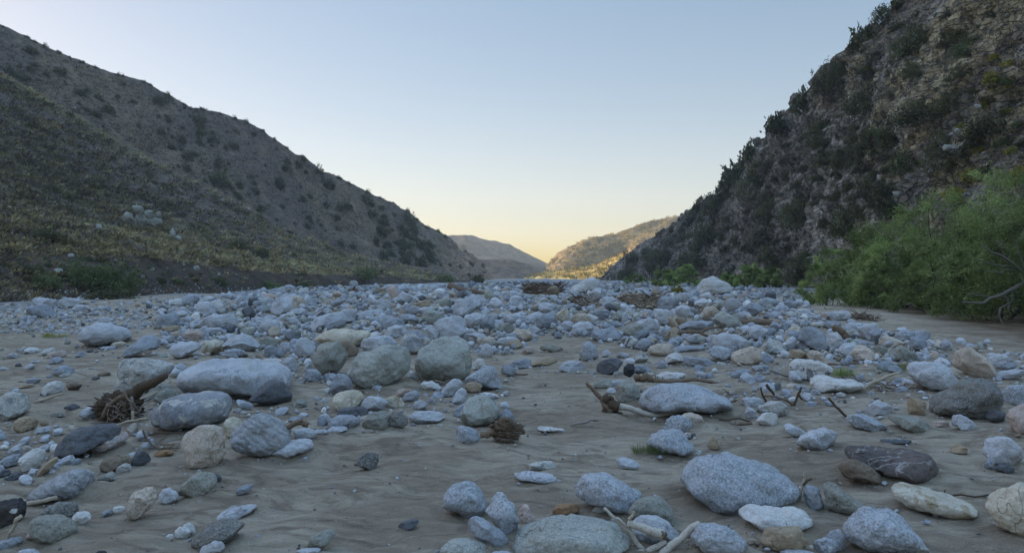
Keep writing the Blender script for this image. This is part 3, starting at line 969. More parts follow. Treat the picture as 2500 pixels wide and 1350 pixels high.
# ------------------------------------------------------------------ stones traced one by one: tile, kind, short name, label, outline
HERO = [
('E','blotch','black blotched stone','black rounded stone with a white blotch, cut off by the left edge',[-150,900,60,850,170,860,240,920,255,985,200,1040,120,1090,-150,1110]),
('E','green','mud brown boulder','mud brown smooth boulder low in the left corner beside a pale egg stone',[270,1040,340,995,480,985,630,1010,690,1080,745,1160,740,1220,640,1265,500,1270,350,1220,300,1130]),
('E','dark','dark green stone','dark green grey stone tucked behind the mud brown boulder',[350,1000,440,900,560,860,680,885,750,940,720,1010,600,1040,400,1050]),
('E','white','pale egg stone','small pale egg shaped stone touching the mud brown boulder',[670,1025,740,965,820,955,860,1000,860,1050,800,1085,730,1085]),
('E','band','layered wedge boulder','wedge shaped layered grey boulder with dark fluted side above the pale stick',[260,830,300,770,380,680,480,620,590,590,680,550,770,570,880,620,920,690,920,770,830,820,700,845,500,855,330,860]),
('E','slate','dark slate boulder','large dark slate boulder, angular, below the root wad',[510,450,530,330,640,220,760,150,900,135,1060,150,1150,190,1100,280,900,360,800,400,650,445]),
('E','pinkmottle','pink mottled stone','pink and grey mottled stone leaning against the dark slate boulder',[830,420,900,310,990,230,1110,205,1200,230,1215,290,1150,350,1030,400,930,420]),
('E','warm','split beige boulder','upright beige boulder with a split corner, beside the round banded boulder',[1700,250,1760,190,1870,150,2010,140,2080,190,2120,290,2135,420,2100,500,2030,550,1900,560,1770,550,1740,450,1700,350]),
('E','band','round banded boulder','round blue grey boulder with fine curved bands',[2165,280,2210,210,2290,110,2400,30,2560,60,2680,160,2745,270,2700,370,2560,430,2400,445,2240,400,2180,340]),
('E','cream','upright yellowish stone','upright yellowish stone wedged between the beige and the banded boulder',[2085,190,2130,100,2200,70,2290,120,2280,200,2210,260,2150,275,2100,230]),
('F','pale','flat pale slab','smooth flat pale slab on sand right of the round banded boulder',[130,440,250,340,400,285,540,265,620,290,645,340,560,390,420,425,250,435]),
('E','green','ridged dome stone','grey brown dome stone with a light ridge, alone on the sand',[1665,800,1700,700,1790,620,1880,575,1950,595,2000,650,2050,740,1950,790,1840,820,1740,835]),
('E','slate',None,None,[1960,610,2040,600,2090,650,2060,690,1990,690]),
('E','pale','pale round stone','pale round stone between the upright cracked stone and the ridged dome',[1490,800,1530,750,1600,735,1660,770,1695,830,1660,880,1570,890,1500,860]),
('E','warm','upright cracked stone','upright grey brown stone with a vertical crack on the foreground sand',[1180,1010,1190,900,1230,790,1290,735,1440,740,1480,840,1440,920,1350,990,1250,1035]),
('E','white',None,None,[1060,945,1090,910,1160,905,1180,930,1150,970,1090,970]),
('E','blue',None,None,[950,1000,980,950,1040,940,1055,980,1010,1010]),
('E','blue',None,None,[2220,805,2260,740,2330,700,2390,715,2360,755,2290,790]),
('E','pale','pale triangular slab','pale thin triangular slab lying on the foreground sand',[2040,1040,2080,960,2150,900,2260,895,2430,910,2320,980,2200,1040]),
('E','dark','rough black speckled stone','rough angular black speckled stone at the bottom, left of centre',[1800,1290,1870,1180,1950,1100,2090,1030,2180,1030,2260,1080,2310,1120,2250,1180,2140,1220,2000,1275]),
('E','white',None,None,[1560,1200,1590,1170,1630,1170,1640,1210,1600,1235,1565,1230]),
('E','pied','black and white lump','small black and white lump of stone near the bottom edge',[1640,1130,1690,1100,1780,1120,1800,1170,1760,1220,1660,1200]),
('E','white',None,None,[1720,1100,1760,1065,1820,1090,1850,1150,1830,1185,1760,1150]),
('E','pale',None,None,[1880,1330,1930,1270,2020,1230,2090,1250,2120,1310,2060,1360,1940,1370]),
('E','green',None,None,[910,680,950,620,1030,585,1100,610,1110,650,1010,690]),
('E','brown','low brown stone','low dark brown stone beside the dark cone stone',[935,560,960,500,1020,450,1130,420,1230,440,1260,500,1180,550,1040,580,950,585]),
('E','slate','dark cone stone','small dark smooth cone shaped stone on the left sand',[1225,530,1240,450,1290,390,1340,380,1390,420,1425,490,1350,530,1270,545]),
('E','mottle',None,None,[1090,590,1120,530,1180,500,1230,520,1240,560,1180,595]),
('E','orange','orange stone','small flat orange stone left of the split beige boulder',[1445,430,1490,390,1560,375,1640,390,1630,425,1550,440,1470,445]),
('E','tan','tan egg stone','smooth tan egg shaped stone by the left edge',[120,150,150,90,220,60,310,65,370,110,370,170,300,205,190,215,135,195]),
('E','pale',None,None,[325,210,350,175,430,163,490,180,450,210,370,225]),
('E','white','pale angular rock','pale angular rock in the heap by the left edge',[165,560,180,480,250,400,340,360,430,390,450,450,400,520,330,560,240,585]),
('E','pale',None,None,[345,375,380,335,440,330,475,365,460,405,390,410]),
('E','pale',None,None,[70,400,110,345,180,320,220,360,200,420,110,430]),
('E','blue',None,None,[-40,540,20,480,130,420,200,430,170,500,70,550]),
('E','tan','tan wedge stone','thin tan wedge stone sticking up beside the pale angular rock',[345,610,400,550,480,480,550,450,530,510,450,580,380,625]),
('E','pale',None,None,[265,600,290,560,340,550,370,580,340,615,290,625]),
('E','slate',None,None,[-40,640,0,570,60,560,105,590,60,640]),
('E','slate',None,None,[60,650,110,600,180,585,220,610,160,650,90,665]),
('E','pale',None,None,[560,520,570,460,620,430,690,430,710,480,660,520]),
('E','blue',None,None,[-60,1290,20,1230,120,1195,230,1185,285,1260,240,1290,60,1310]),
('E','pink',None,None,[240,1210,260,1165,310,1160,335,1200,300,1225]),
('E','pale',None,None,[160,1350,200,1320,270,1305,340,1330,380,1380,170,1400]),
('E','black',None,None,[890,1370,920,1325,970,1320,1010,1370]),
('A','mottle','left edge boulder','big dark stained boulder cut by the left edge, behind the tan egg stone',[-60,1340,-40,1100,60,1065,170,1080,270,1130,300,1190,270,1260,150,1300,60,1345]),
('A','mottle','square mottled boulder','squarish mottled boulder above the root wad',[1060,1080,1065,920,1110,850,1170,770,1300,735,1420,735,1560,770,1640,775,1650,830,1560,900,1450,960,1330,1030,1200,1080,1110,1095]),
('A','pale','broad pale boulder','broad smooth pale boulder, the widest on the left',[1670,1000,1690,900,1760,810,1900,765,2100,750,2330,735,2500,780,2650,820,2720,880,2760,960,2770,1030,2650,1100,2400,1130,2100,1090,1800,1060]),
('A','pale',None,None,[1700,1010,1760,930,1850,905,1930,920,1920,980,1830,1040,1740,1040]),
('A','pale','pale rounded block','pale rounded block leaning on the front of the broad pale boulder',[1830,1080,1850,980,1930,915,2060,900,2150,940,2175,1010,2160,1080,2000,1110]),
('A','blue',None,None,[2150,1100,2180,1010,2250,970,2330,1010,2420,1090,2330,1130]),
('B','slate','dark egg boulder','smooth dark slate egg boulder in front of the broad pale boulder',[30,1185,70,1110,160,1010,260,955,340,965,410,1040,440,1110,420,1180,330,1215,180,1215,80,1205]),
('A','bluemottle','blotched blue boulder','large blue and white blotched boulder right of the root wad',[1410,1330,1430,1220,1520,1120,1640,1090,1740,1090,1880,1060,2020,1065,2140,1090,2190,1150,2195,1290,2150,1380,2050,1420,1800,1440,1550,1410,1440,1370]),
('A','green','flat green stone','flat green grey stone between the square mottled and the blotched blue boulder',[1370,1090,1440,1010,1540,980,1640,1000,1650,1060,1540,1140,1420,1150]),
('A','green',None,None,[1440,1150,1490,1080,1580,1040,1680,1050,1640,1130,1530,1180]),
('A','pale',None,None,[740,1330,770,1250,860,1200,950,1190,960,1280,880,1340]),
('A','slate',None,None,[600,1225,640,1190,680,1175,755,1215,720,1235,640,1240]),
('A','green',None,None,[460,1295,500,1260,560,1253,620,1285,560,1312]),
('A','slate',None,None,[975,1120,1000,1095,1035,1090,1055,1115,1030,1130]),
('A','white','whitish oval stone','whitish oval stone on the left sand above the tan egg stone',[385,1080,420,1020,480,975,560,965,615,1000,610,1050,500,1075,430,1095]),
('A','brown',None,None,[620,1010,660,975,720,975,775,1010,740,1050,660,1055]),
('A','blue',None,None,[475,890,520,840,590,815,660,825,710,870,690,910,580,925]),
('A','white',None,None,[555,920,590,890,640,888,668,905,620,930]),
('A','blue',None,None,[235,985,280,945,340,935,390,960,360,990,290,1000]),
('A','tan',None,None,[175,1020,220,990,290,990,325,1005,280,1030,210,1035]),
('A','brown',None,None,[915,910,950,880,1010,878,1050,900,1020,920]),
('A','slate',None,None,[858,940,890,922,930,922,948,938,900,955]),
('A','blue',None,None,[455,795,500,745,560,735,605,780,570,805,490,808]),
('A','pink','pinkish tan slab','pinkish tan slab on the sand near the left edge',[445,740,480,690,560,675,620,680,640,710,600,740,510,750]),
('A','blue',None,None,[700,735,735,695,770,685,835,730,790,740]),
('A','white',None,None,[225,680,270,645,350,650,400,690,330,700]),
('A','white',None,None,[370,715,420,660,500,655,525,690,460,725]),
('A','pale',None,None,[60,740,90,700,150,700,190,740,120,755]),
('A','slate',None,None,[140,825,165,795,200,800,210,830]),
('A','pale',None,None,[220,855,250,815,310,800,335,830,300,860]),
('A','pale','big pale pyramid boulder','big pale pyramid boulder standing alone on the left sand',[730,600,760,510,850,440,920,410,1000,430,1080,475,1180,490,1240,540,1250,585,1190,610,1000,640,850,645]),
('A','cream',None,None,[1040,650,1080,610,1150,590,1195,620,1140,650]),
('A','pale',None,None,[940,670,970,640,1020,635,1070,660,1010,680]),
('A','blue','sloping blue grey boulder','blue grey boulder sloping down left, behind the square mottled boulder',[1150,735,1200,660,1290,590,1370,540,1430,530,1510,570,1520,620,1440,670,1330,690,1230,745]),
('A','brown',None,None,[1255,725,1290,680,1370,670,1435,690,1390,725]),
('A','pale','left trio back stone','rounded pale boulder at the back of the trio on the far left',[300,270,310,195,380,175,460,190,530,210,550,260,520,290]),
('A','pale','left trio long stone','long pale boulder on the right of the trio on the far left',[550,250,580,200,650,180,730,185,770,230,790,270,680,285]),
('A','blue','left trio front stone','blue grey domed boulder in front of the trio on the far left',[245,335,290,270,370,240,450,245,520,290,540,340,500,370,350,372]),
('A','pale',None,None,[675,295,710,255,770,243,830,270,850,305,760,315]),
('A','pale','pale cap stone','small rounded pale stone just above the big pale pyramid boulder',[925,410,950,370,1000,358,1060,380,1075,415,1000,425]),
('A','blue','fluted grey boulder','blue grey rounded boulder with vertical streaks, tan slab below it',[1460,445,1480,390,1560,340,1640,315,1690,340,1700,400,1660,440,1560,468,1480,475]),
('A','tan','tan slab','thin tan slab under the fluted grey boulder',[1520,490,1570,455,1650,440,1710,450,1690,485,1600,500]),
('A','white',None,None,[1570,245,1620,200,1690,188,1770,200,1830,235,1720,260]),
('A','pale',None,None,[1680,340,1695,290,1725,260,1760,290,1785,350]),
('A','pale',None,None,[1680,420,1710,360,1780,350,1830,380,1800,425]),
('A','slate','dark barrel boulder','dark barrel shaped boulder standing up in the left of the boulder field',[2275,340,2290,280,2340,258,2400,290,2412,350,2380,390,2300,388]),
('A','pale','long sloping slab','long pale sloping slab in front of the dark barrel boulder',[1840,430,1900,370,2050,350,2170,330,2240,380,2230,430,2100,450,1900,475]),
('A','pale','pale blue block','pale blue tinged block with a flat top, behind the broad pale boulder',[1590,690,1650,610,1780,590,1900,585,1900,650,1820,700,1720,745,1660,755]),
('A','rusty',None,None,[1890,660,1950,590,2040,570,2110,600,2050,650,1960,710,1900,725]),
('A','pale','peaked pale boulder','pale boulder with a peaked top right above the broad pale boulder',[2070,660,2160,580,2260,515,2320,515,2430,560,2470,620,2450,690,2350,705,2200,695]),
('A','blue',None,None,[2080,735,2120,680,2200,658,2290,680,2340,730,2200,748]),
('A','slate',None,None,[2060,470,2110,435,2200,430,2270,480,2200,520,2100,510]),
('A','slate','dark block','small dark slate block behind the peaked pale boulder',[2230,490,2260,460,2330,455,2345,500,2280,525]),
('A','mottle',None,None,[1750,520,1790,480,1880,470,1930,500,1900,545,1790,550]),
('A','pale',None,None,[1900,500,1960,465,2060,460,2100,490,2040,530,1930,535]),
('B','greenpale','green grey giant','big smooth green grey boulder with a shallow hollow near its top',[950,880,990,790,1080,700,1190,660,1340,620,1430,625,1500,670,1555,740,1560,840,1510,920,1440,990,1320,1030,1180,1045,1040,1015,980,960]),
('B','greenpale','tall angular giant','tall pale angular boulder right of the green grey giant',[1590,890,1600,780,1680,690,1790,590,1870,540,1960,570,2080,590,2110,680,2130,800,2120,900,2050,960,1900,980,1740,940,1640,920]),
('B','green','dark faceted boulder','dark blue green faceted boulder left of the green grey giant',[630,900,640,760,690,660,780,590,850,605,920,660,970,720,965,790,900,850,820,880,740,870,700,910,650,925]),
('B','cream','cream roof boulder','cream boulder with a roof like top overhanging its shaded underside',[640,605,700,530,790,475,920,470,1050,480,1140,490,1180,530,1150,575,1080,640,980,680,860,680,740,640]),
('B','brown','brown shaded rock','brown rock under the overhang of the cream roof boulder',[790,620,880,590,960,585,1070,640,1060,730,980,755,900,700]),  # brown colour stands in for the shade below the overhang
('B','pale','pale loaf boulder','pale loaf shaped boulder behind the green grey giant',[1080,660,1100,600,1180,560,1290,535,1390,540,1430,590,1420,650,1300,700,1120,710]),
('B','bluemottle','dark blue boulder','dark blue boulder with a pale streak between the two giants',[1440,650,1450,540,1510,490,1640,480,1720,520,1760,590,1730,670,1660,700,1560,720,1500,700]),
('B','pale','upright pale boulder','upright pale boulder behind the tall angular giant',[1770,560,1790,450,1850,390,1980,345,2050,365,2080,440,2060,530,2000,590,1850,595]),
('B','pale',None,None,[1710,555,1720,490,1770,445,1820,460,1830,550,1780,580]),
('B','pale',None,None,[1310,550,1350,470,1430,435,1510,450,1530,520,1460,560]),
('B','blue','blue dome','blue grey dome stone behind the pale loaf boulder',[1270,490,1310,390,1370,348,1440,370,1500,440,1480,500]),
('B','pale','long leaning slab','long pale slab leaning up to the right behind the cream roof boulder',[600,475,680,400,800,335,910,315,950,350,940,420,800,455,700,490]),
('B','blue',None,None,[720,480,780,420,870,380,940,375,950,450,860,490,760,500]),
('B','dark','small dark stone','small dark green stone behind the cream roof boulder',[950,380,980,340,1050,345,1070,390,1040,415,980,415]),
('B','pale',None,None,[1080,350,1120,300,1200,290,1265,330,1230,368,1130,375]),
('B','tan','tan capsule stone','smooth tan capsule shaped stone lying on the boulders',[1550,285,1580,240,1680,205,1740,200,1750,250,1680,275,1620,315,1570,315]),
('B','pale','pale cube boulder','pale blocky boulder left of the dark faceted boulder',[455,720,470,620,510,560,570,555,640,600,660,660,640,720,560,750,500,748]),
('B','blue',None,None,[170,730,180,650,230,628,300,650,290,740,220,748]),
('B','pale',None,None,[305,650,330,605,380,598,415,640,380,668]),
('B','blue',None,None,[255,730,300,670,370,660,395,690,330,745]),
('B','green','mossy green stone','rounded green grey stone left of the pale cube boulder',[100,640,130,570,200,545,290,580,310,630,240,668,150,668]),
('B','white',None,None,[155,790,210,745,290,745,360,785,260,805]),
('B','pale','pale upright cone','small pale upright cone stone in front of the pale cube boulder',[350,865,370,790,390,740,450,760,490,840,470,885]),
('B','pale',None,None,[548,870,560,820,600,798,640,830,640,890,580,898]),
('B','blue','blue round stone','round blue grey stone tucked behind the left foot of the green grey giant',[795,1095,820,970,870,905,950,895,1010,960,1010,1090]),
('B','cream','two toned stone','two toned cream and grey stone in front of the green grey giant',[810,1220,810,1130,860,1070,960,1045,1060,1050,1120,1110,1100,1190,1000,1235,880,1255]),
('B','pale','pale lump','pale lumpy stone right of the two toned stone',[1090,1195,1110,1120,1180,1105,1280,1130,1340,1200,1330,1245,1240,1255]),
('B','rusty',None,None,[1290,1170,1330,1115,1410,1100,1480,1130,1495,1200,1410,1230,1330,1220]),
('B','blue',None,None,[1470,1150,1510,1080,1580,1055,1640,1080,1630,1140,1540,1165]),
('B','pink',None,None,[1405,1110,1430,1060,1500,1035,1560,1050,1550,1090,1470,1115]),
('B','slate',None,None,[860,1290,900,1230,1000,1205,1110,1210,1155,1260,1100,1310,960,1320]),
('F','blue','smooth blue stone','smooth blue grey stone in the row left of the fluted pair',[770,175,790,90,880,45,990,50,1080,90,1060,150,960,190]),
('F','green','fluted green stone','green grey fluted stone, left half of the fluted pair',[1090,180,1140,60,1200,10,1320,10,1380,60,1390,170,1250,190]),
('F','dark','fluted dark stone','dark banded stone, right half of the fluted pair',[1340,180,1345,60,1400,10,1460,10,1515,70,1530,170,1440,190]),
('F','pale','pale boat stone','pale boat shaped stone alone on the sand right of the fluted pair',[1530,115,1570,40,1650,5,1750,10,1820,40,1885,75,1800,105,1680,135,1570,138]),
('F','pale',None,None,[680,125,700,60,760,30,810,70,800,130,740,145]),
('F','pale',None,None,[170,190,200,100,270,70,350,110,330,190,250,215]),
('F','blue',None,None,[245,260,280,180,360,150,430,190,430,270,340,320]),
('F','pale',None,None,[440,265,470,190,560,165,640,190,660,260,560,285]),
('F','pale',None,None,[620,230,680,180,740,185,785,215,720,240]),
('F','pale',None,None,[770,205,830,158,920,160,960,185,880,215]),
('F','blue',None,None,[400,110,440,70,510,65,540,105,470,120]),
('B','speck','speckled round boulder','pale speckled round boulder right of the tall angular giant',[2060,960,2110,890,2200,825,2290,820,2380,870,2425,950,2420,1030,2360,1070,2260,1070,2100,1020]),
('B','tan',None,None,[2060,1040,2090,985,2170,975,2230,1010,2200,1065,2100,1075]),
('B','pale','pale finger stone','pale finger shaped stone leaning left of the speckled round boulder',[1840,1115,1890,1010,1950,950,2010,945,2050,990,2030,1045,1940,1115]),
('B','pale','pale tooth stone','small pale pointed tooth shaped stone in front of the pale finger stone',[1940,1175,1980,1080,2040,1025,2080,1060,2095,1130,2060,1185]),
('B','blue',None,None,[2125,1160,2160,1095,2250,1085,2350,1130,2320,1170,2200,1178]),
('B','white',None,None,[2200,1105,2240,1068,2320,1075,2390,1130,2320,1142]),
('B','white','white egg stone','small whitish egg stone behind the speckled round boulder',[2125,850,2140,790,2180,752,2230,765,2265,820,2220,862,2160,865]),
('B','white','white slab','flat white slab below the tall angular giant',[1645,1055,1660,970,1740,960,1800,1000,1845,1035,1740,1058]),
('F','speck','striped round stone','striped round stone left of the brown fibrous clump',[1970,285,1980,180,2050,145,2140,160,2200,210,2210,275,2180,315,2060,325]),
('F','greenpale','dome above clump','broad pale green dome stone behind the brown fibrous clump',[2020,115,2050,20,2090,-60,2130,-130,2230,-140,2350,-60,2400,20,2390,115,2300,165,2120,170]),
('C','blue','blue pyramid stone','blue grey pyramid stone beside the brown fibrous clump',[50,1400,70,1320,130,1225,180,1260,220,1340,210,1400]),
('B','blue',None,None,[1955,1310,1990,1230,2050,1170,2110,1190,2090,1250,2020,1315]),
('F','dark','lone speckled cone','small dark speckled cone stone alone on the sand in the middle',[1015,545,1080,450,1140,400,1220,410,1255,480,1230,555,1140,575,1060,565]),
('F','slate','small dark pebble','small dark pebble on the sand left of the round granite boulder',[1435,1100,1480,1050,1560,1030,1630,1050,1590,1100,1500,1142]),
('F','green','thin green stone','thin green grey stone poking out of the sand near the bottom edge',[580,1310,620,1200,700,1160,800,1140,850,1160,780,1230,700,1290,620,1325]),
('F','pale',None,None,[470,1370,540,1320,640,1300,710,1320,640,1370]),
('F','speck','round granite boulder','round blue speckled granite boulder at the bottom centre',[1850,900,1870,800,1920,710,2000,665,2090,655,2190,700,2260,800,2280,900,2240,990,2120,1030,1990,1000,1900,950]),
('G','speck','standing granite egg','standing egg shaped granite stone right of the round granite boulder',[-60,1100,-40,900,10,820,70,785,130,820,200,940,240,1040,265,1180,200,1215,100,1205]),
('F','blue','leaning blue block','blue grey rectangular block leaning on the standing granite egg',[2090,1090,2120,1040,2200,1010,2300,1090,2420,1180,2475,1250,2470,1310,2370,1325,2290,1300,2180,1190]),
('F','greenpale','bottom dome stone','pale dome stone at the bottom edge under the leaning blue block',[1830,1390,1850,1290,1930,1220,2080,1200,2180,1250,2300,1390]),
('F','pale',None,None,[2300,1400,2340,1340,2440,1325,2500,1370,2480,1410]),
('G','pink','pink wedge stone','pink pointed wedge stone behind the huge foreground boulder',[240,1095,260,960,300,895,340,920,370,1000,420,1055,330,1110]),
('G','orange','rust speckled stone','rusty orange speckled stone peeping over the huge foreground boulder',[570,1005,640,930,740,880,800,885,830,940,800,1000]),
('G','white','white chip','small white chip of stone beside the thin crossing stick',[945,970,1010,890,1060,880,1110,940,1080,980]),
('G','speck','sloping granite boulder','sloping blue speckled granite boulder behind the huge foreground boulder',[780,780,840,660,900,610,1020,590,1120,615,1200,680,1300,740,1420,810,1380,880,1330,950,1270,1005,1150,985,1080,900,950,870,820,820]),
('G','green','creased round stone','round green grey creased stone behind the white driftwood log',[1280,1000,1330,900,1380,830,1480,795,1560,800,1640,870,1710,980,1730,1085,1640,1100,1450,1050]),
('G','pale','pale stone under log','pale boulder directly under the short white driftwood log',[1310,1060,1400,1000,1530,980,1620,1020,1680,1090,1770,1200,1700,1275,1500,1310,1380,1220]),
('G','greenpale','huge foreground boulder','huge smooth pale green boulder at the bottom edge with a brown stain',[170,1360,240,1240,380,1100,550,1010,680,985,830,975,980,985,1130,1010,1230,1090,1290,1180,1305,1270,1260,1390,700,1470,250,1430]),
('G','speck','corner granite boulder','blue speckled granite boulder at the bottom right of the driftwood',[1870,1250,1920,1140,2000,1090,2090,1070,2190,1100,2290,1180,2400,1270,2410,1330,2300,1400,2050,1400,1950,1310]),
('H','speck','largest granite boulder','largest speckled granite boulder, whale backed, on the foreground sand',[-510,620,-490,540,-430,480,-350,430,-200,390,-50,375,120,385,220,410,330,470,430,560,540,640,520,720,480,800,350,840,150,880,0,895,-150,860,-330,790,-450,720]),
('G','white','white flat pebble','white flat pebble pair on the sand right of the fibrous clump',[430,185,480,155,570,160,660,170,700,200,620,218,500,205]),
('G','pale','pale oval stone','pale oval stone on the sand left of the largest granite boulder',[1170,530,1190,475,1260,455,1340,475,1395,530,1340,562,1230,565]),
('G','mottle','flat mottled stone','flat mottled grey stone on the centre sand above the buried flake',[345,560,420,510,510,478,590,480,612,530,540,575,430,572]),
('G','pale','buried flake','thin pale flake of stone almost buried in the sand',[210,610,330,580,450,580,560,610,640,650,600,690,450,665,330,640]),
('G','speck','grey stone pair top','rounded speckled stone behind the grass tuft stone',[1620,205,1640,110,1700,60,1790,50,1870,90,1890,150,1850,215,1700,220]),
('G','warm',None,None,[1740,110,1780,45,1870,25,1960,60,2005,130,1960,170,1860,160]),
('G','speck','grass tuft stone','speckled boulder with a green grass tuft at its left foot',[1450,340,1530,260,1620,210,1720,185,1790,220,1850,290,1910,370,1880,425,1780,425,1600,405]),
('G','pied',None,None,[1790,240,1840,212,1900,225,1925,260,1880,285,1820,270]),
('G','tan','small tan lump','small rough tan lump on the sand above the largest granite boulder',[2025,330,2050,270,2110,255,2150,290,2170,345,2110,382,2050,375]),
('C','speck','long speckled boulder','long smooth blue speckled boulder behind the white curved branch',[1375,1160,1400,1060,1480,1000,1620,975,1820,970,1960,1000,2100,1080,2230,1160,2270,1210,2150,1270,1950,1260,1750,1270,1550,1300,1420,1270,1380,1220]),
('C','green','plain grey stone','plain grey stone at the left end of the long speckled boulder',[1160,1140,1180,1040,1240,985,1330,970,1400,1010,1390,1160,1280,1180]),
('C','green',None,None,[955,1010,980,955,1030,935,1100,960,1150,1000,1110,1038,1000,1040]),
('C','pale',None,None,[1078,1070,1100,1030,1150,1025,1175,1060,1150,1092,1100,1092]),
('C','white','white slab under branch','white slab under the long brown branch',[1545,930,1570,885,1660,873,1760,890,1835,935,1760,950,1620,948]),
('C','slate','dark blue egg','dark blue egg shaped stone in the middle of the boulder field',[985,905,1000,830,1050,770,1130,745,1210,750,1240,790,1220,850,1150,890,1060,915]),
('C','pale','pale egg left of dark','pale egg stone left of the dark blue egg',[630,860,690,800,770,770,830,775,885,820,880,865,790,888,690,880]),
('C','black','black stone','black stone beside a pale egg, right of the dark blue egg',[1240,910,1250,840,1290,800,1345,810,1350,880,1310,930,1260,930]),
('C','blue','egg beside black','blue grey egg stone touching the black stone',[1335,860,1370,815,1430,810,1500,850,1500,890,1420,908,1350,895]),
('C','white',None,None,[1140,890,1165,858,1205,858,1222,890,1190,912,1155,908]),
('C','speck','trapezoid boulder','trapezoid speckled boulder standing upright in the middle distance',[825,760,835,650,860,605,920,590,970,620,1000,690,1010,775,900,780]),
('C','pale',None,None,[1025,740,1050,685,1100,670,1125,700,1080,745]),
('C','blue','blue triangle boulder','flat faced blue grey triangle boulder above the trapezoid boulder',[940,580,990,500,1080,475,1150,440,1190,500,1225,585,1080,592]),
('C','blue',None,None,[1350,675,1400,580,1450,560,1500,600,1490,665]),
('C','pied','rough pied stone','rough black and white stone right of the trapezoid boulder',[1240,640,1270,570,1330,540,1380,560,1370,610,1310,652]),
('C','warm','tan granite boulder','warm tan granite boulder right of the rough pied stone',[1475,700,1500,640,1570,605,1660,615,1720,660,1690,710,1590,735,1510,732]),
('C','blue','low long slab','low long blue slab beside the tan granite boulder',[1690,680,1730,640,1850,628,1960,640,2015,675,1900,692,1760,692]),
('C','white','white blotched stone','white blotched stone in front of the low long slab',[1630,765,1680,710,1750,695,1810,735,1815,790,1740,815,1660,800]),
('C','blue','blue whale stone','long blue striped stone tapering right, beside the white blotched stone',[1800,805,1810,745,1900,735,2000,760,2110,815,2060,835,1930,825]),
('C','mottle',None,None,[1340,770,1355,715,1420,698,1480,740,1460,790,1390,795]),
('C','pale',None,None,[1172,720,1210,695,1270,698,1302,730,1250,752]),
('5','pale','flat pale cluster boulder','flat pale boulder with a notched front below the forked driftwood',[1330,950,1370,880,1420,800,1540,755,1700,775,1850,830,1980,880,2010,940,1900,970,1820,1020,1700,1040,1600,980,1480,960]),
('5','speck','knobbly granite boulder','round speckled boulder below the flat pale cluster boulder',[1300,1090,1330,1000,1400,960,1540,975,1640,1030,1660,1110,1620,1185,1540,1210,1400,1160]),
('5','warm','freckled warm boulder','freckled warm grey boulder right of the knobbly granite boulder',[1640,1190,1700,1090,1830,1040,1950,980,2080,970,2120,1060,2130,1180,2060,1255,1900,1245,1720,1225]),
('5','pale','twin top boulder','pale boulder left of the driftwood stump, dark stone on its flank',[190,640,300,540,440,545,560,600,570,690,540,770,480,830,330,840,260,740]),
('5','green','dark flank stone','dark green grey stone on the left flank of a pale boulder',[15,740,50,650,150,610,260,650,330,740,310,840,150,860,40,830]),
('5','blue','long low boulder','long low blue grey boulder behind the forked driftwood',[840,690,880,610,1000,580,1200,575,1370,590,1400,680,1250,720,980,730]),
('5','greenpale','green pyramid boulder','pale green pyramid boulder above the forked driftwood',[1365,600,1420,490,1520,430,1620,490,1750,560,1840,640,1820,700,1600,712,1420,670]),
('5','pale','pale leaning boulder','pale leaning boulder just below the end of the brown log',[1900,790,1960,690,2100,640,2190,690,2230,760,2150,840,2100,890,1950,885]),
('6','mottle',None,None,[-280,1060,-260,920,-180,880,-50,900,80,960,130,1040,0,1110,-150,1105]),
('6','blue','big flat topped boulder','big flat topped blue grey boulder in the right of the boulder field',[290,860,310,760,380,680,540,670,680,720,760,790,770,940,740,1040,650,1055,530,1000,400,900]),
('6','pale','pale shoulder boulder','pale rounded boulder joined to the right of the big flat topped boulder',[720,1060,710,900,760,790,880,755,960,790,1030,880,1030,930,950,985,880,1060]),
('6','pale',None,None,[275,1010,300,920,380,870,480,880,520,920,490,1000,400,1040]),
('6','cream','cream leaning slab','cream slab leaning left of the big flat topped boulder',[80,860,120,770,220,690,320,660,345,720,260,800,160,860]),
('6','warm','beige face boulder','smooth beige boulder in front of the mossy olive stone',[1075,1050,1110,980,1220,950,1330,950,1430,1020,1500,1100,1530,1165,1400,1200,1260,1170,1150,1210,1100,1130]),
('6','green','mossy olive stone','dark mossy olive round stone behind the beige face boulder',[1450,1010,1480,970,1560,950,1640,990,1668,1060,1620,1110,1510,1112]),
('6','pale',None,None,[1060,940,1080,880,1180,858,1330,880,1480,940,1400,985,1180,985]),
('6','warm','two tone cap boulder','beige boulder with a dark right cap behind the green veined boulder',[1530,930,1560,840,1660,812,1800,830,1910,890,1920,940,1780,985,1620,990]),
('6','green','green veined boulder','green boulder with a tan right edge near the grass tufts',[1670,1130,1690,1020,1780,950,1900,960,1980,1010,2090,1080,2155,1185,1950,1215,1750,1195]),
('6','tan','brown lying stone','long brown stone lying beside a beige mottled one',[110,1130,140,1050,230,1015,350,1030,450,1080,440,1150,300,1168,170,1165]),
('6','warm','mottled lying stone','beige mottled stone at the right end of the brown lying stone',[430,1130,460,1060,540,1030,640,1060,720,1140,760,1190,640,1195,500,1170]),
('D','pied','pied striped boulder','black and white striped boulder left of the grass tufts',[450,860,455,740,500,700,620,710,720,715,790,750,835,805,760,875,640,905,530,895]),
('D','white','white log stone','white log shaped stone lying on the sand right of centre',[630,910,660,855,770,840,900,870,1050,890,1110,920,1050,965,950,998,800,995,680,990]),
('D','pale','large pale flank boulder','large pale boulder on the right sloping down to the right',[1470,800,1520,745,1640,720,1760,745,1850,800,1920,900,1935,945,1870,985,1700,975,1560,925,1520,865]),
('D','warm','peaked beige boulder','beige peaked boulder behind the large pale flank boulder',[1870,770,1880,660,1950,590,2010,600,2120,680,2200,740,2260,830,2200,865,2000,860]),
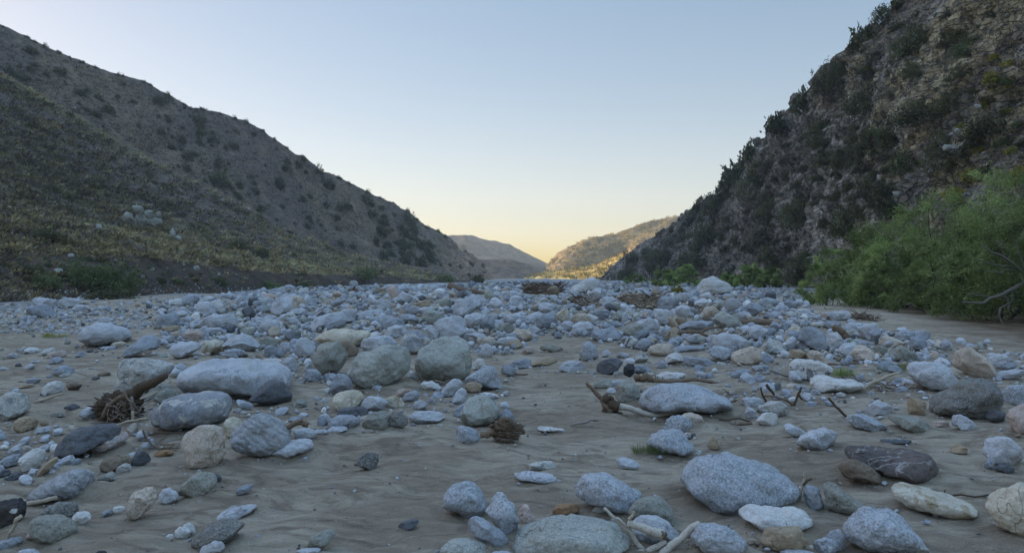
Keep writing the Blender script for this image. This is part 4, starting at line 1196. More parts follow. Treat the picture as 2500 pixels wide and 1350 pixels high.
('D','dark','mossy grey giant','big dark green grey rough boulder near the right edge',[1660,1160,1700,1060,1850,970,1990,890,2120,855,2220,890,2300,960,2320,1060,2240,1155,2100,1205,1900,1225,1750,1205]),
('D','speck','right edge granite','speckled granite boulder at the right edge behind the mossy grey giant',[2290,1090,2300,960,2380,930,2480,920,2600,960,2620,1090,2450,1115]),
('D','pale',None,None,[2250,880,2280,820,2380,800,2500,785,2520,850,2400,885]),
('D','pale','right pale boulder','low pale boulder right of the peaked beige boulder',[2140,760,2160,680,2230,650,2320,665,2370,720,2350,770,2240,785]),
('D','tan','tan square stone','tan squarish stone left of the mossy grey giant',[1475,1070,1520,1035,1620,1040,1650,1080,1640,1185,1500,1190]),
('H','pink','pink right edge boulder','pinkish smooth boulder cut by the right edge',[2340,110,2370,40,2440,0,2560,-60,2650,100,2560,215,2400,205]),
('D','pale','small pale cone','small pale cone stone behind the pair of dark sticks at right',[1110,1195,1160,1100,1220,1055,1290,1090,1360,1165,1240,1200]),
('H','speck','blue grooved stone','blue grooved stone on the sand below the small pale cone',[940,100,980,45,1080,40,1180,80,1310,180,1200,195,1030,165]),
('H','green','long green stone','long green grey stone right of the blue grooved stone',[1310,90,1340,50,1480,50,1600,70,1670,120,1690,195,1600,215,1450,160]),
('H','pale','pale sand egg','pale egg stone alone on the sand right of centre',[510,325,560,260,650,190,760,150,840,170,880,230,850,305,760,358,640,350]),
('H','pale',None,None,[400,160,460,125,540,160,600,210,540,248,470,220]),
('H','vein','dark veined boulder','black brown boulder with pale veins on the right foreground sand',[920,420,950,340,1010,310,1130,315,1300,325,1450,320,1610,315,1680,380,1730,470,1750,565,1720,615,1600,605,1400,575,1250,530,1080,460]),
('H','brown','brown front stone','brown grey low stone in front of the dark veined boulder',[875,510,900,435,980,420,1080,450,1180,510,1280,595,1200,640,1050,620,920,590]),
('H','slate',None,None,[1240,295,1330,262,1440,250,1520,285,1430,305]),
('H','tan','tan cone','small tan cone stone on the right sand',[1855,375,1880,315,1920,298,1980,330,2015,385,1930,388]),
('H','pale','cobbly right rock','pale cobbly boulder near the right edge on the sand',[2130,390,2180,290,2290,230,2380,235,2480,330,2500,430,2400,485,2260,505,2160,465]),
('H','blue',None,None,[2150,520,2160,450,2200,420,2245,460,2240,530]),
('H','slate',None,None,[2235,525,2270,485,2340,470,2425,520,2340,548]),
('H','cream','right edge cream boulder','big cream grey boulder cut by the lower right edge',[2155,860,2180,790,2300,740,2400,660,2500,620,2650,800,2600,1090,2480,1095,2300,1045,2220,965]),
('H','rusty','rust stained long stone','long cream stone stained with rust on the lower right sand',[1330,770,1340,680,1400,660,1520,700,1700,750,1900,800,2000,840,2090,925,1950,945,1700,940,1530,895,1420,860]),
('H','speck','shark fin boulder','big pale boulder with a small notch on top at the lower right',[910,1060,920,980,990,890,1080,860,1230,865,1300,840,1390,870,1480,960,1570,1070,1640,1170,1670,1240,1500,1280,1300,1280,1100,1195,960,1115]),
('H','green','grey fold stone','grey green smooth stone half sunk beside the blue facet stone',[740,680,750,655,850,645,920,690,1000,750,1080,790,1110,850,1000,935,880,935,770,890]),
('H','blue','blue facet stone','small blue faceted stone right of the largest granite boulder',[575,740,600,680,670,660,730,720,760,820,750,895,640,905,580,860]),
('H','white','white speckled slab','whitish speckled slab below the largest granite boulder',[0,930,80,880,230,840,420,835,530,840,600,900,660,1000,600,1060,460,1020,250,1065,120,1000]),
('H','tan','layered tan stone','layered tan green stone with brown leaves, bottom right',[190,1190,260,1090,340,1030,480,1005,560,1020,600,1120,620,1210,500,1240,350,1240]),
('H','blue',None,None,[770,1120,820,1060,890,1040,940,1090,950,1210,880,1235]),
('H','speck',None,None,[655,1230,680,1150,760,1110,840,1130,890,1210,850,1260,700,1265]),
('H','pale',None,None,[370,1300,440,1230,580,1213,690,1250,720,1310]),
('H','greenpale',None,None,[1515,1240,1540,1180,1620,1170,1660,1220,1700,1280,1560,1290]),
('H','blue',None,None,[1615,985,1640,955,1690,970,1690,1000,1640,1008]),
('H','pink',None,None,[1690,145,1720,100,1800,92,1850,120,1830,155]),
('H','pale',None,None,[1860,150,1880,70,1960,45,2030,80,2115,185,1960,180]),
('H','slate','blue black stone','blue black stone in front of the mossy grey giant',[2145,70,2230,0,2320,10,2340,95,2250,110]),
('D','pale',None,None,[30,1100,60,1050,140,1030,230,1050,230,1110,120,1130]),
('D','mottle','dark banded stone','grey stone with dark mottles among the twigs right of the long speckled boulder',[165,1180,190,1110,280,1060,380,1060,450,1110,440,1190,340,1215,220,1210]),
('H','white','white lump','white rounded lump in front of a mottled stone among the twigs',[165,80,200,30,280,20,345,55,355,110,310,148,230,140,175,115]),
('D','pale',None,None,[60,1190,80,1130,130,1120,165,1160,160,1220,90,1230]),
('C','white','white landmark boulder','big white boulder standing in front of the green bushes in the distance',[1930,140,1960,40,1990,-10,2080,-25,2170,10,2230,60,2270,135,2150,160,2000,160]),
('C','white','white ramp boulder','white ramp shaped boulder below the sunlit far hillside',[740,115,800,60,880,15,960,-15,1020,0,1020,60,960,115,850,145]),
('C','pale',None,None,[895,200,940,130,1000,85,1045,120,1040,190,960,215]),
('C','pale',None,None,[1725,195,1760,145,1830,130,1890,165,1880,215,1790,225]),
('P','slate','dark distant block','dark square block on the sand before the willow bushes',[1866,738,1868,722,1876,713,1890,714,1896,726,1896,738,1882,741]),
('3','pale',None,None,[960,400,970,300,1060,240,1180,265,1235,340,1200,405,1060,415]),
('3','pale',None,None,[1300,310,1320,200,1380,130,1480,160,1560,250,1500,330,1380,335]),
('3','greenpale',None,None,[2150,330,2180,260,2280,228,2390,270,2430,330,2300,355]),
('3','pale',None,None,[1700,425,1730,360,1820,340,1890,370,1890,430,1790,448]),
('3','blue',None,None,[2050,490,2080,410,2200,370,2330,400,2370,480,2250,510]),
('3','pale',None,None,[2360,590,2390,490,2480,460,2520,540,2480,610]),
('3','blue',None,None,[740,340,800,250,900,215,990,260,960,330,850,360]),
('4','pale',None,None,[0,560,30,480,130,458,240,490,265,570,120,600]),
('4','pale',None,None,[270,560,290,480,400,465,520,490,490,560,380,590]),
('4','blue','standing blue block','small upright blue block with squared sides in the middle distance',[300,700,310,590,350,540,420,555,430,690,370,715]),
('4','green','round grey middle stone','rounded grey stone right of the standing blue block',[485,740,510,650,590,608,680,640,725,740,620,785]),
('4','pale',None,None,[-40,860,20,790,140,760,260,790,335,880,240,920,60,920]),
('4','green','grey sausage stone','grey sausage shaped stone at the edge of the middle sand',[305,960,340,895,450,878,560,915,575,975,480,1015,360,1005]),
('4','tan',None,None,[575,970,620,900,720,868,830,900,860,970,740,1015]),
('4','pale','knuckle stone','pale knuckle shaped stone right of the tall angular giant',[195,1110,220,1010,290,925,370,980,405,1070,340,1145,250,1150]),
('4','pale','broad middle boulder','broad pale boulder in the middle of the field',[820,620,850,520,950,450,1100,440,1230,490,1250,560,1100,610,950,640]),
('4','cream','cream pyramid','cream pyramid stone left of a beige round boulder in the field',[1305,590,1360,490,1450,430,1530,388,1545,500,1560,580,1420,615]),
('4','warm','beige field boulder','beige rounded boulder right of the cream pyramid',[1560,620,1590,520,1690,460,1820,470,1900,540,1900,610,1720,650]),
('4','pale','crowned boulder','pale crowned boulder left of the blue triangle boulder',[1590,790,1610,680,1700,600,1800,588,1900,640,1975,730,1900,800,1720,825]),
('4','blue',None,None,[1925,660,1960,600,2060,580,2160,630,2110,690,2000,695]),
('4','greenpale',None,None,[2205,560,2260,460,2360,420,2450,450,2440,550,2320,590]),
('4','blue',None,None,[1130,430,1170,350,1290,330,1400,380,1430,430,1280,470]),
('4','pale',None,None,[640,430,680,360,750,350,800,400,780,450]),
('4','blue',None,None,[1470,400,1520,330,1610,310,1700,380,1600,425]),
('4','pale',None,None,[895,770,950,690,1040,660,1120,720,1100,785,990,800]),
('4','blue',None,None,[775,740,820,680,890,660,945,690,900,755]),
('4','blue','blue ball stone','small round blue stone on the middle sand',[1325,840,1340,770,1400,745,1455,790,1455,850,1390,860]),
('4','blue',None,None,[785,870,820,810,870,800,930,850,900,895]),
('4','pale',None,None,[475,830,540,785,640,785,690,830,600,868]),
('4','blue','grey loaf stone','grey loaf shaped stone above the white egg on the middle sand',[630,1290,700,1190,830,1148,950,1180,985,1260,880,1310,720,1320]),
('4','tan','low beige hump','low beige hump half buried in the middle sand',[980,1280,1080,1180,1220,1130,1320,1150,1385,1210,1300,1280]),
('4','pink',None,None,[835,1060,880,990,960,968,1015,1010,960,1080,880,1098]),
('4','green',None,None,[1110,1030,1180,960,1300,935,1420,970,1465,1030,1320,1070]),
('5','pale',None,None,[800,260,850,190,960,150,1070,180,1100,260,980,290]),
('5','pale',None,None,[1740,590,1760,470,1830,430,1930,470,1980,540,1880,590]),
('5','warm',None,None,[2065,510,2090,450,2150,425,2200,460,2180,520]),
('5','blue','dark capped stone','grey stone with a dark shaded face beside the far sand patch',[1895,470,1910,340,2000,300,2100,330,2180,400,2080,480,1980,510]),
('5','pale',None,None,[820,500,840,410,900,385,970,420,1000,500,900,525]),
('5','blue',None,None,[420,550,440,470,500,430,560,480,590,560,500,590]),
('5','blue',None,None,[170,1010,230,900,300,850,400,870,480,930,380,1000,260,1030]),
('5','green',None,None,[980,920,1040,860,1170,825,1310,840,1370,900,1200,935]),
('5','pale',None,None,[-20,600,0,470,60,420,90,520,70,610]),
('6','white',None,None,[250,440,300,400,420,395,480,440,360,470]),
('6','pale',None,None,[300,520,330,460,400,455,480,510,400,550]),
('6','pale',None,None,[500,660,540,600,680,590,830,610,760,670,600,690]),
('6','cream',None,None,[2370,1000,2390,910,2440,885,2510,920,2520,1000,2430,1030]),
('6','pale',None,None,[1130,820,1180,750,1320,740,1420,780,1380,840,1230,850]),
('6','slate',None,None,[1600,800,1650,765,1780,770,1830,805,1720,815]),
]
for t, col, short, label, flat in HERO:
    pts = list(zip(flat[0::2], flat[1::2]))
    place_rock(col, tpx(t, pts), label, short)
print('traced stones', len(ROCKS))
# ------------------------------------------------------------------ the rest of the stones
def in_poly(px, py, poly):
    c = False
    n = len(poly)
    j = n - 1
    for i in range(n):
        xi, yi = poly[i]
        xj, yj = poly[j]
        if (yi > py) != (yj > py) and px < (xj - xi) * (py - yi) / (yj - yi) + xi:
            c = not c
        j = i
    return c

MASK = np.zeros((700, 1400), np.float32)       # half resolution of the photograph; holds the base line of the stone drawn there
def paint(rec):
    p = rec['poly']
    x0, x1 = int(rec['x0'] / 2), int(rec['x1'] / 2) + 1
    y0, y1 = int(rec['y0'] / 2), int(rec['y1'] / 2) + 1
    for yy in range(max(y0, 0), min(y1, 700)):
        for xx in range(max(x0, 0), min(x1, 1400)):
            if in_poly(xx * 2, yy * 2, p) and MASK[yy, xx] < rec['ybase']:
                MASK[yy, xx] = rec['ybase']
for r in ROCKS:
    paint(r)

PAL = [('pale', .37), ('blue', .25), ('greenpale', .08), ('warm', .07), ('slate', .05), ('white', .07), ('tan', .03), ('speck', .05), ('pink', .03)]
RGBC = {'pale': (.40, .42, .455), 'blue': (.28, .305, .345), 'greenpale': (.32, .335, .31), 'warm': (.36, .32, .275), 'slate': (.12, .125, .135), 'white': (.51, .515, .51), 'tan': (.28, .23, .17), 'speck': (.33, .355, .395), 'pink': (.40, .33, .29)}
REG = [
 ([(640, 712), (760, 700), (1150, 701), (1250, 690), (1500, 690), (1960, 715), (1985, 765), (2120, 800), (2300, 850), (2250, 900), (2000, 880), (1800, 870), (1700, 850), (1500, 840), (1330, 815), (1240, 870), (1150, 860), (1000, 830), (760, 870), (640, 860), (400, 850), (390, 760)], 34000, 12, 58, 1.5),
 ([(560, 716), (700, 702), (1150, 697), (1250, 687), (1500, 687), (1960, 708), (1960, 722), (560, 730)], 8000, 6, 20, 1.4),
 ([(-150, 752), (300, 738), (640, 712), (640, 760), (420, 790), (380, 800), (200, 818), (-150, 812)], 4200, 5, 17, 1.8),
 ([(1985, 765), (2120, 800), (2480, 860), (2650, 900), (2650, 950), (2330, 880), (2100, 830)], 900, 7, 40, 1.5),
 ([(380, 840), (760, 860), (1250, 900), (1250, 1010), (700, 1060), (350, 1060), (280, 940)], 900, 7, 48, 1.5),
 ([(-150, 1030), (300, 1040), (420, 1100), (200, 1130), (60, 1190), (-150, 1190)], 320, 9, 42, 1.5),
 ([(1480, 880), (2650, 890), (2650, 1000), (1900, 1000), (1500, 960)], 620, 7, 44, 1.6),
 ([(1250, 1230), (2650, 1130), (2650, 1350), (1250, 1350)], 110, 6, 24, 1.5),
 ([(-150, 700), (330, 690), (640, 700), (640, 718), (-150, 752)], 900, 4, 13, 1.6),
 ([(1780, 693), (1830, 688), (1890, 693), (1960, 715), (1900, 732), (1790, 715)], 420, 6, 15, 1.4),
 ([(-150, 840), (2650, 880), (2650, 1350), (-150, 1350)], 1500, 3, 11, 2.2),
 ([(-150, 800), (420, 790), (380, 860), (250, 920), (-150, 1000)], 150, 6, 26, 1.8),
]
CLEAR = [tpx(t_, q) for t_, q in [('C', [(1150, 200), (1300, 160), (1500, 190), (1720, 240), (1700, 300), (1600, 350), (1480, 330), (1330, 280), (1200, 270), (1050, 290), (930, 300), (740, 300), (740, 200), (900, 170), (1000, 220)]),
    ('C', [(280, 100), (420, 75), (640, 80), (640, 150), (480, 170), (300, 160)]), ('5', [(960, 440), (1100, 390), (1400, 380), (1500, 430), (1400, 510), (1000, 510)]),
    ('5', [(1740, 560), (2420, 570), (2420, 720), (1740, 690)]), ('5', [(660, 500), (900, 500), (900, 730), (1540, 620), (1540, 830), (760, 940)]), ('B', [(1890, 60), (2350, 140), (2350, 190), (1890, 110)]),
    ('6', [(800, 600), (1100, 640), (1100, 880), (1000, 880)]), ('A', [(920, 1080), (1340, 1060), (1600, 900), (1500, 1000), (1340, 1350), (920, 1350)])]]
SCAT = []
rs_ = random.Random(99)
cells = {}
for poly, n, w0, w1, pw in REG:
    xs, ys = [p[0] for p in poly], [p[1] for p in poly]
    for _ in range(n):
        px, py = rs_.uniform(min(xs), max(xs)), rs_.uniform(min(ys), max(ys))
        if not in_poly(px, py, poly):
            continue
        w = w0 * (w1 / w0) ** (rs_.random() ** pw)
        if w > 8 and any(in_poly(px, py, q) for q in CLEAR):
            continue
        if py < 760:
            w *= 0.34 + 0.66 * max(0, (py - 688) / 72)
        hpx = w * rs_.uniform(0.45, 0.85)
        mx, my = int(px / 2), int(py / 2)
        if 0 <= mx < 1400 and 0 <= my < 700:
            b = MASK[my, mx]
            if b > 0 and (b > py + 6 or w > 20):
                continue
            if w > 9:
                box = MASK[max(0, int((py - hpx) / 2)):my + 1, max(0, int((px - w / 2) / 2)):int((px + w / 2) / 2) + 1]
                if box.size and ((box > 0) & (box < py)).mean() > 0.45:
                    continue
        # spacing in the picture's own scale, flattened by perspective
        k = (int(px // 24), int(py // 10))
        bad = False
        for i in (-1, 0, 1):
            for j in (-1, 0, 1):
                for qx, qy, qw in cells.get((k[0] + i, k[1] + j), ()):
                    if abs(qx - px) < 0.24 * (qw + w) and abs(qy - py) < 0.07 * (qw + w):
                        bad = True
        if bad:
            continue
        cells.setdefault(k, []).append((px, py, w))
        h = hit(px, py)
        if h is None or h[2] != 0 and (py > 745 or w > 12):
            continue
        c = rs_.choices([a for a, _ in PAL], [b for _, b in PAL])[0]
        if w1 == 11:
            c = rs_.choice(['tan', 'slate', 'greenpale', 'warm', 'blue', 'pale'])
        SCAT.append((w, px, py, hpx, c, h[0].copy()))
SCAT.sort(key=lambda s: -s[0])
NIND = 40
for w, px, py, hpx, c, p in SCAT[:NIND]:
    place_rock(c, ell(px - w / 2, py - hpx, px + w / 2, py, rs_.uniform(-.5, .5), int(px * 7 + py)), ang=rs_.uniform(0.5, 0.95))
REST = SCAT[NIND:]

def proto(sub, k):
    rs = np.random.default_rng(500 + k)
    bins = np.linspace(-math.pi, math.pi, 73)
    a, b = 1.0, rs.uniform(0.55, 0.85)
    pw = rs.uniform(2.0, 3.0)
    r = 1 / (np.abs(np.cos(bins) / a) ** pw + np.abs(np.sin(bins) / b) ** pw) ** (1 / pw)
    r = r * (1 + 0.10 * np.sin(2 * bins + rs.uniform(0, 6)) + 0.06 * np.sin(3 * bins + rs.uniform(0, 6)))
    r[-1] = r[0]
    V, f = rock_verts(2.0, 2 * b, rs.uniform(1.3, 1.9), (bins, r), 700 + k, rs.uniform(0.8, 1.0), sub, 15)
    return V / 2, f
PRO = {s: [proto(s, k) for k in range(18)] for s in (1, 2, 3)}
MAT_COBBLE = attr_mat('cobble_stone', 0.85, 26, 0.5, 0.03, 0.5)

def stone_mass(items, name, label, mat, zsink=0.28):
    mats_v, mats_f, mats_c, off, flat = [], [], [], 0, []
    rr = np.random.default_rng(31)
    for w, px, py, hpx, c, p in items:
        sub = 1 if w < 8 else (2 if w < 26 else 3)
        V, f = PRO[sub][rr.integers(18)]
        W = w * p.y / F
        az, tl, tr = rr.uniform(0, 6.28), rr.normal(0, 0.22), rr.normal(0, 0.22)
        ca, sa = math.cos(az), math.sin(az)
        R = np.array([[ca, -sa, 0], [sa, ca, 0], [0, 0, 1]]) @ np.array([[1, 0, 0], [0, math.cos(tl), -math.sin(tl)], [0, math.sin(tl), math.cos(tl)]]) @ np.array([[math.cos(tr), 0, math.sin(tr)], [0, 1, 0], [-math.sin(tr), 0, math.cos(tr)]])
        s = np.array((W, W * rr.uniform(0.8, 1.1), W * rr.uniform(0.7, 1.15)))
        P = (V * s) @ R.T
        z0, z1 = P[:, 2].min(), P[:, 2].max()
        up_ = W * rr.uniform(.15, .6) if (name == 'cobbles' and 9 < w and 730 < py < 870 and rr.random() < .3) else 0
        P = P + np.array((p.x, p.y, p.z + up_ - z0 - zsink * rr.uniform(0.4, 1.5) * (z1 - z0)))
        flat.append(np.full(len(f), rr.random() < .55 or sub == 3))
        col = np.array(RGBC[c] if isinstance(c, str) else c) * rr.uniform(0.75, 1.2)
        mats_v.append(P)
        mats_f.append(f + off)
        mats_c.append(np.tile(col, (len(P), 1)))
        off += len(P)
    m = mk_mesh(name, np.concatenate(mats_v), np.concatenate(mats_f), np.concatenate(mats_c), np.concatenate(flat), mat)
    return tag(link(name, m), label, 'cobbles', kind='stuff')
# gravel gathered round the feet of the bigger stones
for r in ROCKS:
    if 'rock' in r['o'].name or r['w'] < 0.25:
        continue
    for _ in range(int(min(14, 5 + 6 * r['w']))):
        a = rs_.uniform(0, 6.283)
        q = rs_.uniform(0.9, 1.5) * 0.5
        x, y = r['x'] + math.cos(a) * q * r['w'], r['y'] + math.sin(a) * q * r['D']
        z = float(ground_h(np.array([x]), np.array([y]))[0])
        pp = proj(x, y, z)
        w = rs_.choice([3, 4, 5, 6, 8, 12]) * (0.6 + 0.5 * min(1.5, 900 / max(200, pp[1] - 300)))
        REST.append((w, pp[0], pp[1], w * .6, rs_.choices([a_ for a_, _ in PAL], [b for _, b in PAL])[0], Vector((x, y, z))))
stone_mass(REST, 'cobbles', 'thousands of small grey cobbles and pebbles strewn over the dry riverbed', MAT_COBBLE)
print('scattered', len(SCAT))

# ------------------------------------------------------------------ driftwood
WOODC = {'bleach': (.47, .44, .39), 'pale': (.38, .33, .26), 'brown': (.18, .135, .10), 'dark': (.085, .062, .045), 'grey': (.25, .23, .21), 'orange_': (.20, .11, .045)}
def wood_mat():
    m, nd, lk, bs = nodes_of('weathered_wood')
    a = N(nd, 'ShaderNodeAttribute', attribute_name='Col')
    v = obj_vec(nd, lk, rnd=True, scale=(1, 1, 1))
    w = noise(nd, lk, v, 38, 6, 0.7, 1.5)
    d2 = mixc(nd, lk, 1.0, a.outputs['Color'], (0.42, 0.38, 0.34), 'MULTIPLY')
    c = mixc(nd, lk, math_n(nd, lk, 'MULTIPLY', ramp(nd, lk, w, 0.5, 0.66), 0.7), a.outputs['Color'], d2)
    lk.new(c, bs.inputs['Base Color'])
    bs.inputs['Roughness'].default_value = 0.9
    bs.inputs['Specular IOR Level'].default_value = 0.15
    bump(nd, lk, bs, w, 0.6, 0.01)
    return m
MAT_WOOD = wood_mat()

def wpath(t, pts, d):
    return [up(*p, d) for p in tpx(t, [q[:2] for q in pts])]

def depth_at(t, x, y):
    (px, py), = tpx(t, [(x, y)])
    return hit(px, max(py, 682))[0].y

def limb(mb, t, pts, r0, r1, d, col, seed, n=None, amp=0.6, yj=0.0):
    s = TILE[t][2]
    P = wpath(t, pts, d)
    if yj:
        rs = random.Random(seed)
        P = [p + np.array((0, rs.uniform(-yj, yj), 0)) for p in P]
    R0, R1 = r0 * s * d / F, r1 * s * d / F
    n = n or max(6, 4 * len(pts))
    Q = crook(P, n, amp * (R0 + R1) / 2, seed)
    rad = np.linspace(R0, R1, n) * (1 + 0.06 * np.array([math.sin(k * 1.9 + seed) for k in range(n)]))
    mb.tube(Q, rad, 10, seed, WOODC[col], 0.13)

def stick(name, label, cat, t, base, limbs, group=None):
    """a piece of wood: LIMBS = [(points, r0, r1, colour)] in tile pixels, lying at the distance of the ground point BASE; the first is the body, the others its parts"""
    d = depth_at(t, *base)
    root = None
    s = TILE[t][2]
    for k, lb in enumerate(limbs):
        pts, r0, r1, c = lb[:4]
        mb = MB()
        limb(mb, t, pts, r0, r1, d, c, abs(hash((name, t, k, int(pts[0][0])))) % 9973 if False else (k * 37 + int(pts[0][0]) + int(pts[0][1])) % 9973, yj=0.02 * d / 8)
        if k == 0:
            o0 = np.array(wpath(t, [base], d)[0])
            mb.v = [v - o0 for v in mb.v]
            root = link(name, mb.mesh(name, MAT_WOOD), None, tuple(o0))
            tag(root, label, cat, group)
        else:
            mb.v = [v - o0 for v in mb.v]
            link(lb[4] if len(lb) > 4 else 'side_branch', mb.mesh('side_branch', MAT_WOOD), root)
    return root

stick('driftwood_log', 'short thick bleached log with a broken brown end lying on the pale stone', 'driftwood', 'G', (1500, 1350), [([(1290, 1070), (1400, 1105), (1500, 1140), (1610, 1180)], 32, 46, 'bleach'), ([(1560, 1165), (1600, 1175), (1640, 1190)], 40, 26, 'brown', 'broken_end'), ([(1340, 950), (1330, 985), (1290, 1030)], 12, 16, 'pale')])
stick('driftwood_branch', 'thin crooked bleached branch crossing the top of the huge foreground boulder', 'driftwood', 'G', (1400, 1340), [([(1060, 920), (1150, 1000), (1250, 1105), (1310, 1165), (1390, 1290), (1450, 1345)], 13, 30, 'bleach'), ([(1170, 1010), (1250, 1070), (1310, 1130)], 14, 10, 'bleach')])
stick('driftwood_stick', 'straight bleached stick slanting up beside the corner granite boulder', 'driftwood', 'G', (1640, 1350), [([(1560, 1420), (1690, 1300), (1800, 1215), (1900, 1120), (1970, 1070)], 42, 30, 'bleach')])
stick('driftwood_stick', 'stubby bleached branch end lying at the bottom edge under the short thick log', 'driftwood', 'G', (1500, 1350), [([(1330, 1360), (1450, 1345), (1560, 1305), (1640, 1240)], 34, 26, 'bleach'), ([(1440, 1340), (1500, 1290), (1590, 1270)], 12, 8, 'bleach')])
stick('driftwood_stick', 'pale stick lying in front of the layered wedge boulder', 'driftwood', 'E', (400, 905), [([(150, 885), (260, 885), (380, 868), (540, 822)], 24, 19, 'pale')])
stick('driftwood_stick', 'thin pale stick propped against the black blotched stone', 'driftwood', 'E', (80, 1215), [([(60, 1225), (120, 1120), (165, 1030), (205, 1000)], 13, 22, 'pale')])
stick('driftwood_branch', 'white curved branch with a dark torn root end before the long speckled boulder', 'driftwood', 'C', (1300, 1285), [([(1180, 1200), (1300, 1220), (1450, 1275), (1550, 1300), (1700, 1262), (1830, 1238)], 32, 13, 'bleach'), ([(890, 975), (960, 1045), (1020, 1110), (1060, 1190), (1130, 1250)], 15, 30, 'brown', 'broken_spike'), ([(1060, 1120), (1100, 1160), (1150, 1200), (1190, 1215)], 40, 50, 'dark', 'root_end'), ([(1050, 1240), (1100, 1265), (1180, 1275), (1230, 1270)], 26, 14, 'dark', 'root_end'), ([(1080, 1100), (1130, 1130), (1170, 1190)], 14, 26, 'dark', 'root_end')])
stick('driftwood_branch', 'long thin brown branch with a knotted root, lying over the white slab', 'driftwood', 'C', (1700, 985), [([(1520, 955), (1650, 968), (1780, 960), (1900, 948), (2050, 972), (2170, 1000), (2300, 1003), (2469, 1015), (2560, 1030)], 24, 8, 'brown'), ([(1350, 935), (1400, 945), (1460, 930), (1540, 950)], 26, 40, 'brown', 'root_end'), ([(1400, 915), (1460, 915), (1530, 940)], 16, 26, 'pale', 'root_end'), ([(1360, 960), (1385, 1010), (1400, 1060)], 8, 4, 'dark', 'root_end')])
stick('driftwood_branch', 'forked brown driftwood with an upturned shaggy stump', 'driftwood', '5', (830, 880), [([(850, 790), (950, 760), (1060, 742), (1200, 745), (1290, 700), (1420, 688), (1500, 645), (1508, 610)], 34, 12, 'brown'), ([(700, 530), (740, 610), (780, 690), (800, 780), (790, 880)], 34, 78, 'pale', 'stump'), ([(740, 510), (790, 600), (840, 700), (850, 790)], 14, 50, 'brown', 'stump'), ([(1180, 760), (1320, 815), (1450, 780), (1535, 725)], 22, 14, 'brown'), ([(800, 900), (880, 850), (960, 820), (1090, 775)], 20, 12, 'brown'), ([(940, 900), (1000, 860), (1020, 820)], 14, 10, 'pale')])
stick('driftwood_log', 'thick brown log lying among the stones with a dark hollow end', 'driftwood', '5', (2200, 690), [([(1760, 600), (1900, 605), (2060, 600), (2220, 615), (2390, 645)], 52, 44, 'brown')])
stick('driftwood_stick', 'straight pale stick leaning up from the white log stone', 'driftwood', 'D', (1080, 1000), [([(1040, 1000), (1130, 935), (1250, 870), (1410, 815)], 16, 11, 'pale')])
stick('driftwood_stick', 'dark stick lying below the large pale flank boulder', 'driftwood', 'D', (1350, 975), [([(1200, 900), (1280, 930), (1370, 955), (1480, 982)], 20, 9, 'grey')])
stick('twig', 'dark twig slanting up from the blue grooved stone', 'twig', 'D', (930, 1210), [([(795, 1045), (850, 1100), (900, 1155), (960, 1210)], 10, 12, 'dark')])
stick('twig', 'half dark half pale twig left of the pied striped boulder', 'twig', 'D', (450, 880), [([(290, 800), (370, 820), (430, 845), (490, 885)], 14, 10, 'grey')])
stick('twig', 'thorny dark twig leaning right, behind the dark banded stone', 'twig', 'D', (340, 1040), [([(250, 920), (270, 960), (300, 990), (340, 1030)], 14, 9, 'dark')])
stick('twig', 'low forked twig on the sand behind the dark banded stone', 'twig', 'D', (450, 1110), [([(230, 1020), (330, 1030), (420, 1055), (490, 1105)], 8, 12, 'brown'), ([(555, 945), (535, 1010), (490, 1100)], 9, 12, 'dark'), ([(530, 1010), (560, 1050)], 10, 6, 'dark')])
stick('twig', 'upright dark twig in front of the dark banded stone', 'twig', 'D', (245, 1100), [([(200, 950), (225, 1020), (260, 1095)], 7, 10, 'dark')])
stick('twig', 'long dark knotted twig on the sand behind the rust stained long stone', 'twig', 'H', (1800, 770), [([(1500, 690), (1650, 712), (1790, 762), (1950, 742), (2080, 762), (2190, 738)], 9, 8, 'dark'), ([(1800, 760), (1815, 720), (1810, 690)], 6, 4, 'brown')])
stick('twig', 'curled pale twig standing between the largest granite boulder and the blue facet stone', 'twig', 'H', (550, 850), [([(590, 540), (592, 600), (570, 660), (548, 740), (540, 830)], 9, 11, 'pale'), ([(570, 655), (610, 610), (650, 600)], 12, 8, 'dark')])
stick('driftwood_stick', 'thin brown twig curled round a pale pebble beside the split beige boulder', 'twig', 'E', (1500, 370), [([(1350, 190), (1380, 265), (1440, 330), (1530, 360), (1620, 350)], 10, 9, 'brown'), ([(1400, 240), (1500, 215), (1690, 220)], 8, 7, 'dark')])
stick('driftwood_piece', 'curved brown piece of wood caught on stones above the flat pale slab', 'driftwood', 'F', (450, 300), [([(340, 165), (440, 148), (520, 110), (590, 145)], 22, 30, 'brown'), ([(520, 110), (530, 90)], 22, 8, 'brown')])
stick('driftwood_log', 'distant dark brown log lying at the far edge of the boulder field', 'driftwood', 'B', (2150, 150), [([(1910, 62), (2050, 105), (2180, 132), (2340, 158)], 32, 14, 'brown')])
stick('driftwood_branch', 'bent dark branch on the skyline of the boulder field', 'driftwood', 'B', (1000, 135), [([(920, 138), (975, 105), (1020, 98), (1110, 132)], 13, 10, 'brown'), ([(1015, 98), (1030, 70)], 9, 6, 'dark')])
stick('driftwood_log', 'whitish log behind the big flat topped boulder', 'driftwood', '6', (700, 700), [([(500, 640), (620, 650), (720, 655), (850, 640)], 26, 30, 'bleach')])
stick('driftwood_stump', 'shaggy brown stump leaning behind the pale shoulder boulder', 'driftwood', '6', (1060, 860), [([(830, 690), (920, 715), (1000, 780), (1070, 850)], 52, 48, 'brown'), ([(825, 640), (840, 690), (880, 740)], 20, 40, 'pale', 'root_end'), ([(900, 690), (1000, 720), (1080, 800)], 20, 16, 'pale', 'root_end')])
